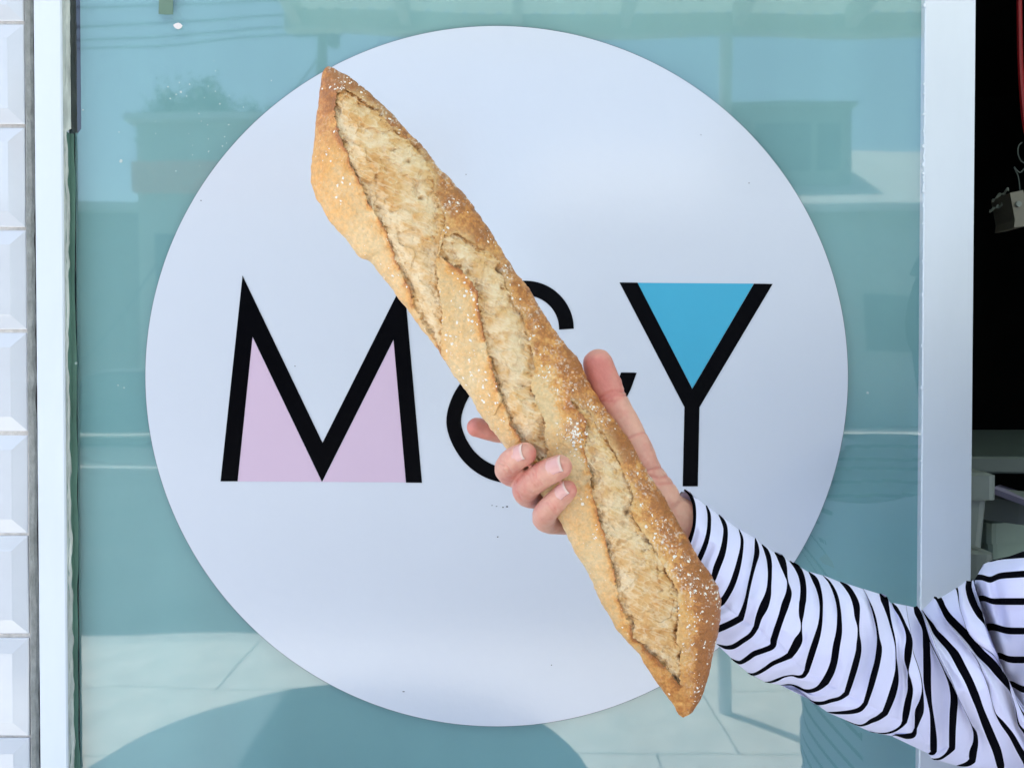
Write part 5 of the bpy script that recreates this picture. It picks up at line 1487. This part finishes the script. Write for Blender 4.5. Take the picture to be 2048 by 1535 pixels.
def tub(name, pxc, pyt, pyb, wt, wb, Y, m, label, cat, rim=0.35, depth=0.16, ang=0.0):
    c = W(pxc, pyt, Y); s = Y / FPX
    zt, zb = c[2], W(pxc, pyb, Y)[2]
    o = empty(name, (c[0], Y + depth / 2, zb), label, cat)

    def lp(w, z, ins=0.0):
        h = w * s / 2 - ins; dd = depth / 2 - ins
        pts = []
        for (sx, sy) in ((-1, -1), (1, -1), (1, 1), (-1, 1)):
            for k in range(4):
                a = math.radians(180 + 90 * [(-1, -1), (1, -1), (1, 1), (-1, 1)].index((sx, sy)) + k * 30)
                r = 0.012
                x, y = sx * (h - r) + r * math.cos(a), sy * (dd - r) + r * math.sin(a)
                pts.append((c[0] + x * math.cos(ang) - y * math.sin(ang), Y + depth / 2 + x * math.sin(ang) + y * math.cos(ang), z))
        return pts
    MB().loft([lp(wb, zb), lp(wt - 4, zt - 0.012), lp(wt - 4, zt, 0.0), lp(wt - 4, zt, 0.003), lp(wb, zb + .004, .003)], cap=True).build("tub", m, o)
    MB().loft([lp(wt, zt - 0.028, -.005), lp(wt, zt + .0012, -.005), lp(wt, zt + 0.004, .002)], cap=True).build("lid", m, o)
    return o


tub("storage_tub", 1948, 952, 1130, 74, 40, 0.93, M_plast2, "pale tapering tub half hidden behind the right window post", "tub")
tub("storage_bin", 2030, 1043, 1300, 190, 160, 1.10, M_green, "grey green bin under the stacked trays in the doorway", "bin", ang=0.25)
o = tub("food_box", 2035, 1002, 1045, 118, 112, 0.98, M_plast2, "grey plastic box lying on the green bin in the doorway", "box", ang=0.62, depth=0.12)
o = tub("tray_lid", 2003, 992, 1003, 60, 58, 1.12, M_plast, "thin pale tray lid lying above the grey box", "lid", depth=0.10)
tub("small_carton", 1958, 1108, 1300, 44, 40, 0.90, M_plast2, "small pale carton beside the post behind the shoulder", "carton", depth=0.08)
bo = MB()
a, b, c, d = W(1984, 975, .96), W(2110, 1022, .90), W(2125, 1012, 1.14), W(2000, 968, 1.16)
th = np.array([0, 0, -0.007])
bo.add([a, b, c, d, a + th, b + th, c + th, d + th], [(0, 1, 2, 3), (7, 6, 5, 4), (0, 4, 5, 1), (1, 5, 6, 2), (2, 6, 7, 3), (3, 7, 4, 0)])
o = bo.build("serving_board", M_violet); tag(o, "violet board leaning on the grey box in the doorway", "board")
# red cable hanging at the upper right
pts = [W(2036, -260, 1.3), W(2038, -60, 1.3), W(2039, 60, 1.3), W(2041, 140, 1.3), W(2045, 200, 1.3), W(2052, 262, 1.3), W(2066, 300, 1.3)]
cs = catmull(np.array(pts)[:, [0, 2, 1]], 40)[:, [0, 2, 1]]
o = MB().tube([tuple(p) for p in cs], 0.0042, 8).build("red_cable", M_red); tag(o, "red cable hanging in the dark doorway at the upper right", "cable")
# beige device with hook
dv = empty("wall_device", tuple(W(2042, 420, 1.25)), "small beige device hanging by a wire hook in the doorway", "device")
qd = [W(2020, 386, 1.25), W(2046, 380, 1.25), W(2062, 436, 1.25), W(2052, 452, 1.25), W(2028, 455, 1.25), W(2030, 440, 1.25)]
MB().prism([(p[0], p[2]) for p in qd], 1.25, 1.30).build("case", M_beige, dv)
kc = W(2037, 408, 1.247)
MB().loft([[(kc[0] + .0045 * math.cos(t * .5236), 1.2495 - h, kc[2] + .0045 * math.sin(t * .5236)) for t in range(12)] for h in (0, .004)]).build("knob", M_plast2, dv)
hk = [W(2044, 285, 1.26), W(2037, 292, 1.26), W(2036, 308, 1.26), W(2042, 322, 1.26), W(2052, 330, 1.26), W(2040, 345, 1.26), W(2028, 334, 1.26), W(2036, 352, 1.26), W(2040, 380, 1.26)]
cs = catmull(np.array(hk)[:, [0, 2, 1]], 40)[:, [0, 2, 1]]
MB().tube([tuple(p) for p in cs], 0.0010, 6).build("hook", M_shelf, dv)
# crumpled cloth strips beside it
rg = empty("cloth_strip", tuple(W(1995, 405, 1.27)), "crumpled grey cloth strip left of the beige device", "cloth")
V = []; F = []
for i in range(14):
    t = i / 13
    p0 = W(1978 + 36 * t, 425 - 17 * t + 2 * math.sin(i), 1.27 + .006 * math.sin(i * 1.3)); p1 = W(1979 + 36 * t, 419 - 20 * t + 2 * math.sin(i * 1.9), 1.28 + .006 * math.cos(i * 1.7))
    V += [p0, p1]
for i in range(13): F.append((2 * i, 2 * i + 2, 2 * i + 3, 2 * i + 1))
mesh("strip", V, F, M_rag, rg, True)
V = []; F = []
for i in range(10):
    t = i / 9
    p0 = W(1984 + 34 * t, 404 - 22 * t + 3 * math.sin(i * 2.1), 1.28); p1 = W(1985 + 33 * t, 397 - 22 * t + 3 * math.sin(i * 1.4), 1.29 + .008 * math.cos(i * 2))
    V += [p0, p1]
for i in range(9): F.append((2 * i, 2 * i + 2, 2 * i + 3, 2 * i + 1))
mesh("strip", V, F, M_rag, rg, True)
# rail that carries cable, hook and cloth, just above the frame
rl = MB().tube([(0.42, 1.28, 2.16), (1.9, 1.28, 2.16)], 0.012, 10).build("hanging_rail", M_steel); tag(rl, "steel rail across the doorway above the hanging cable", "rail")
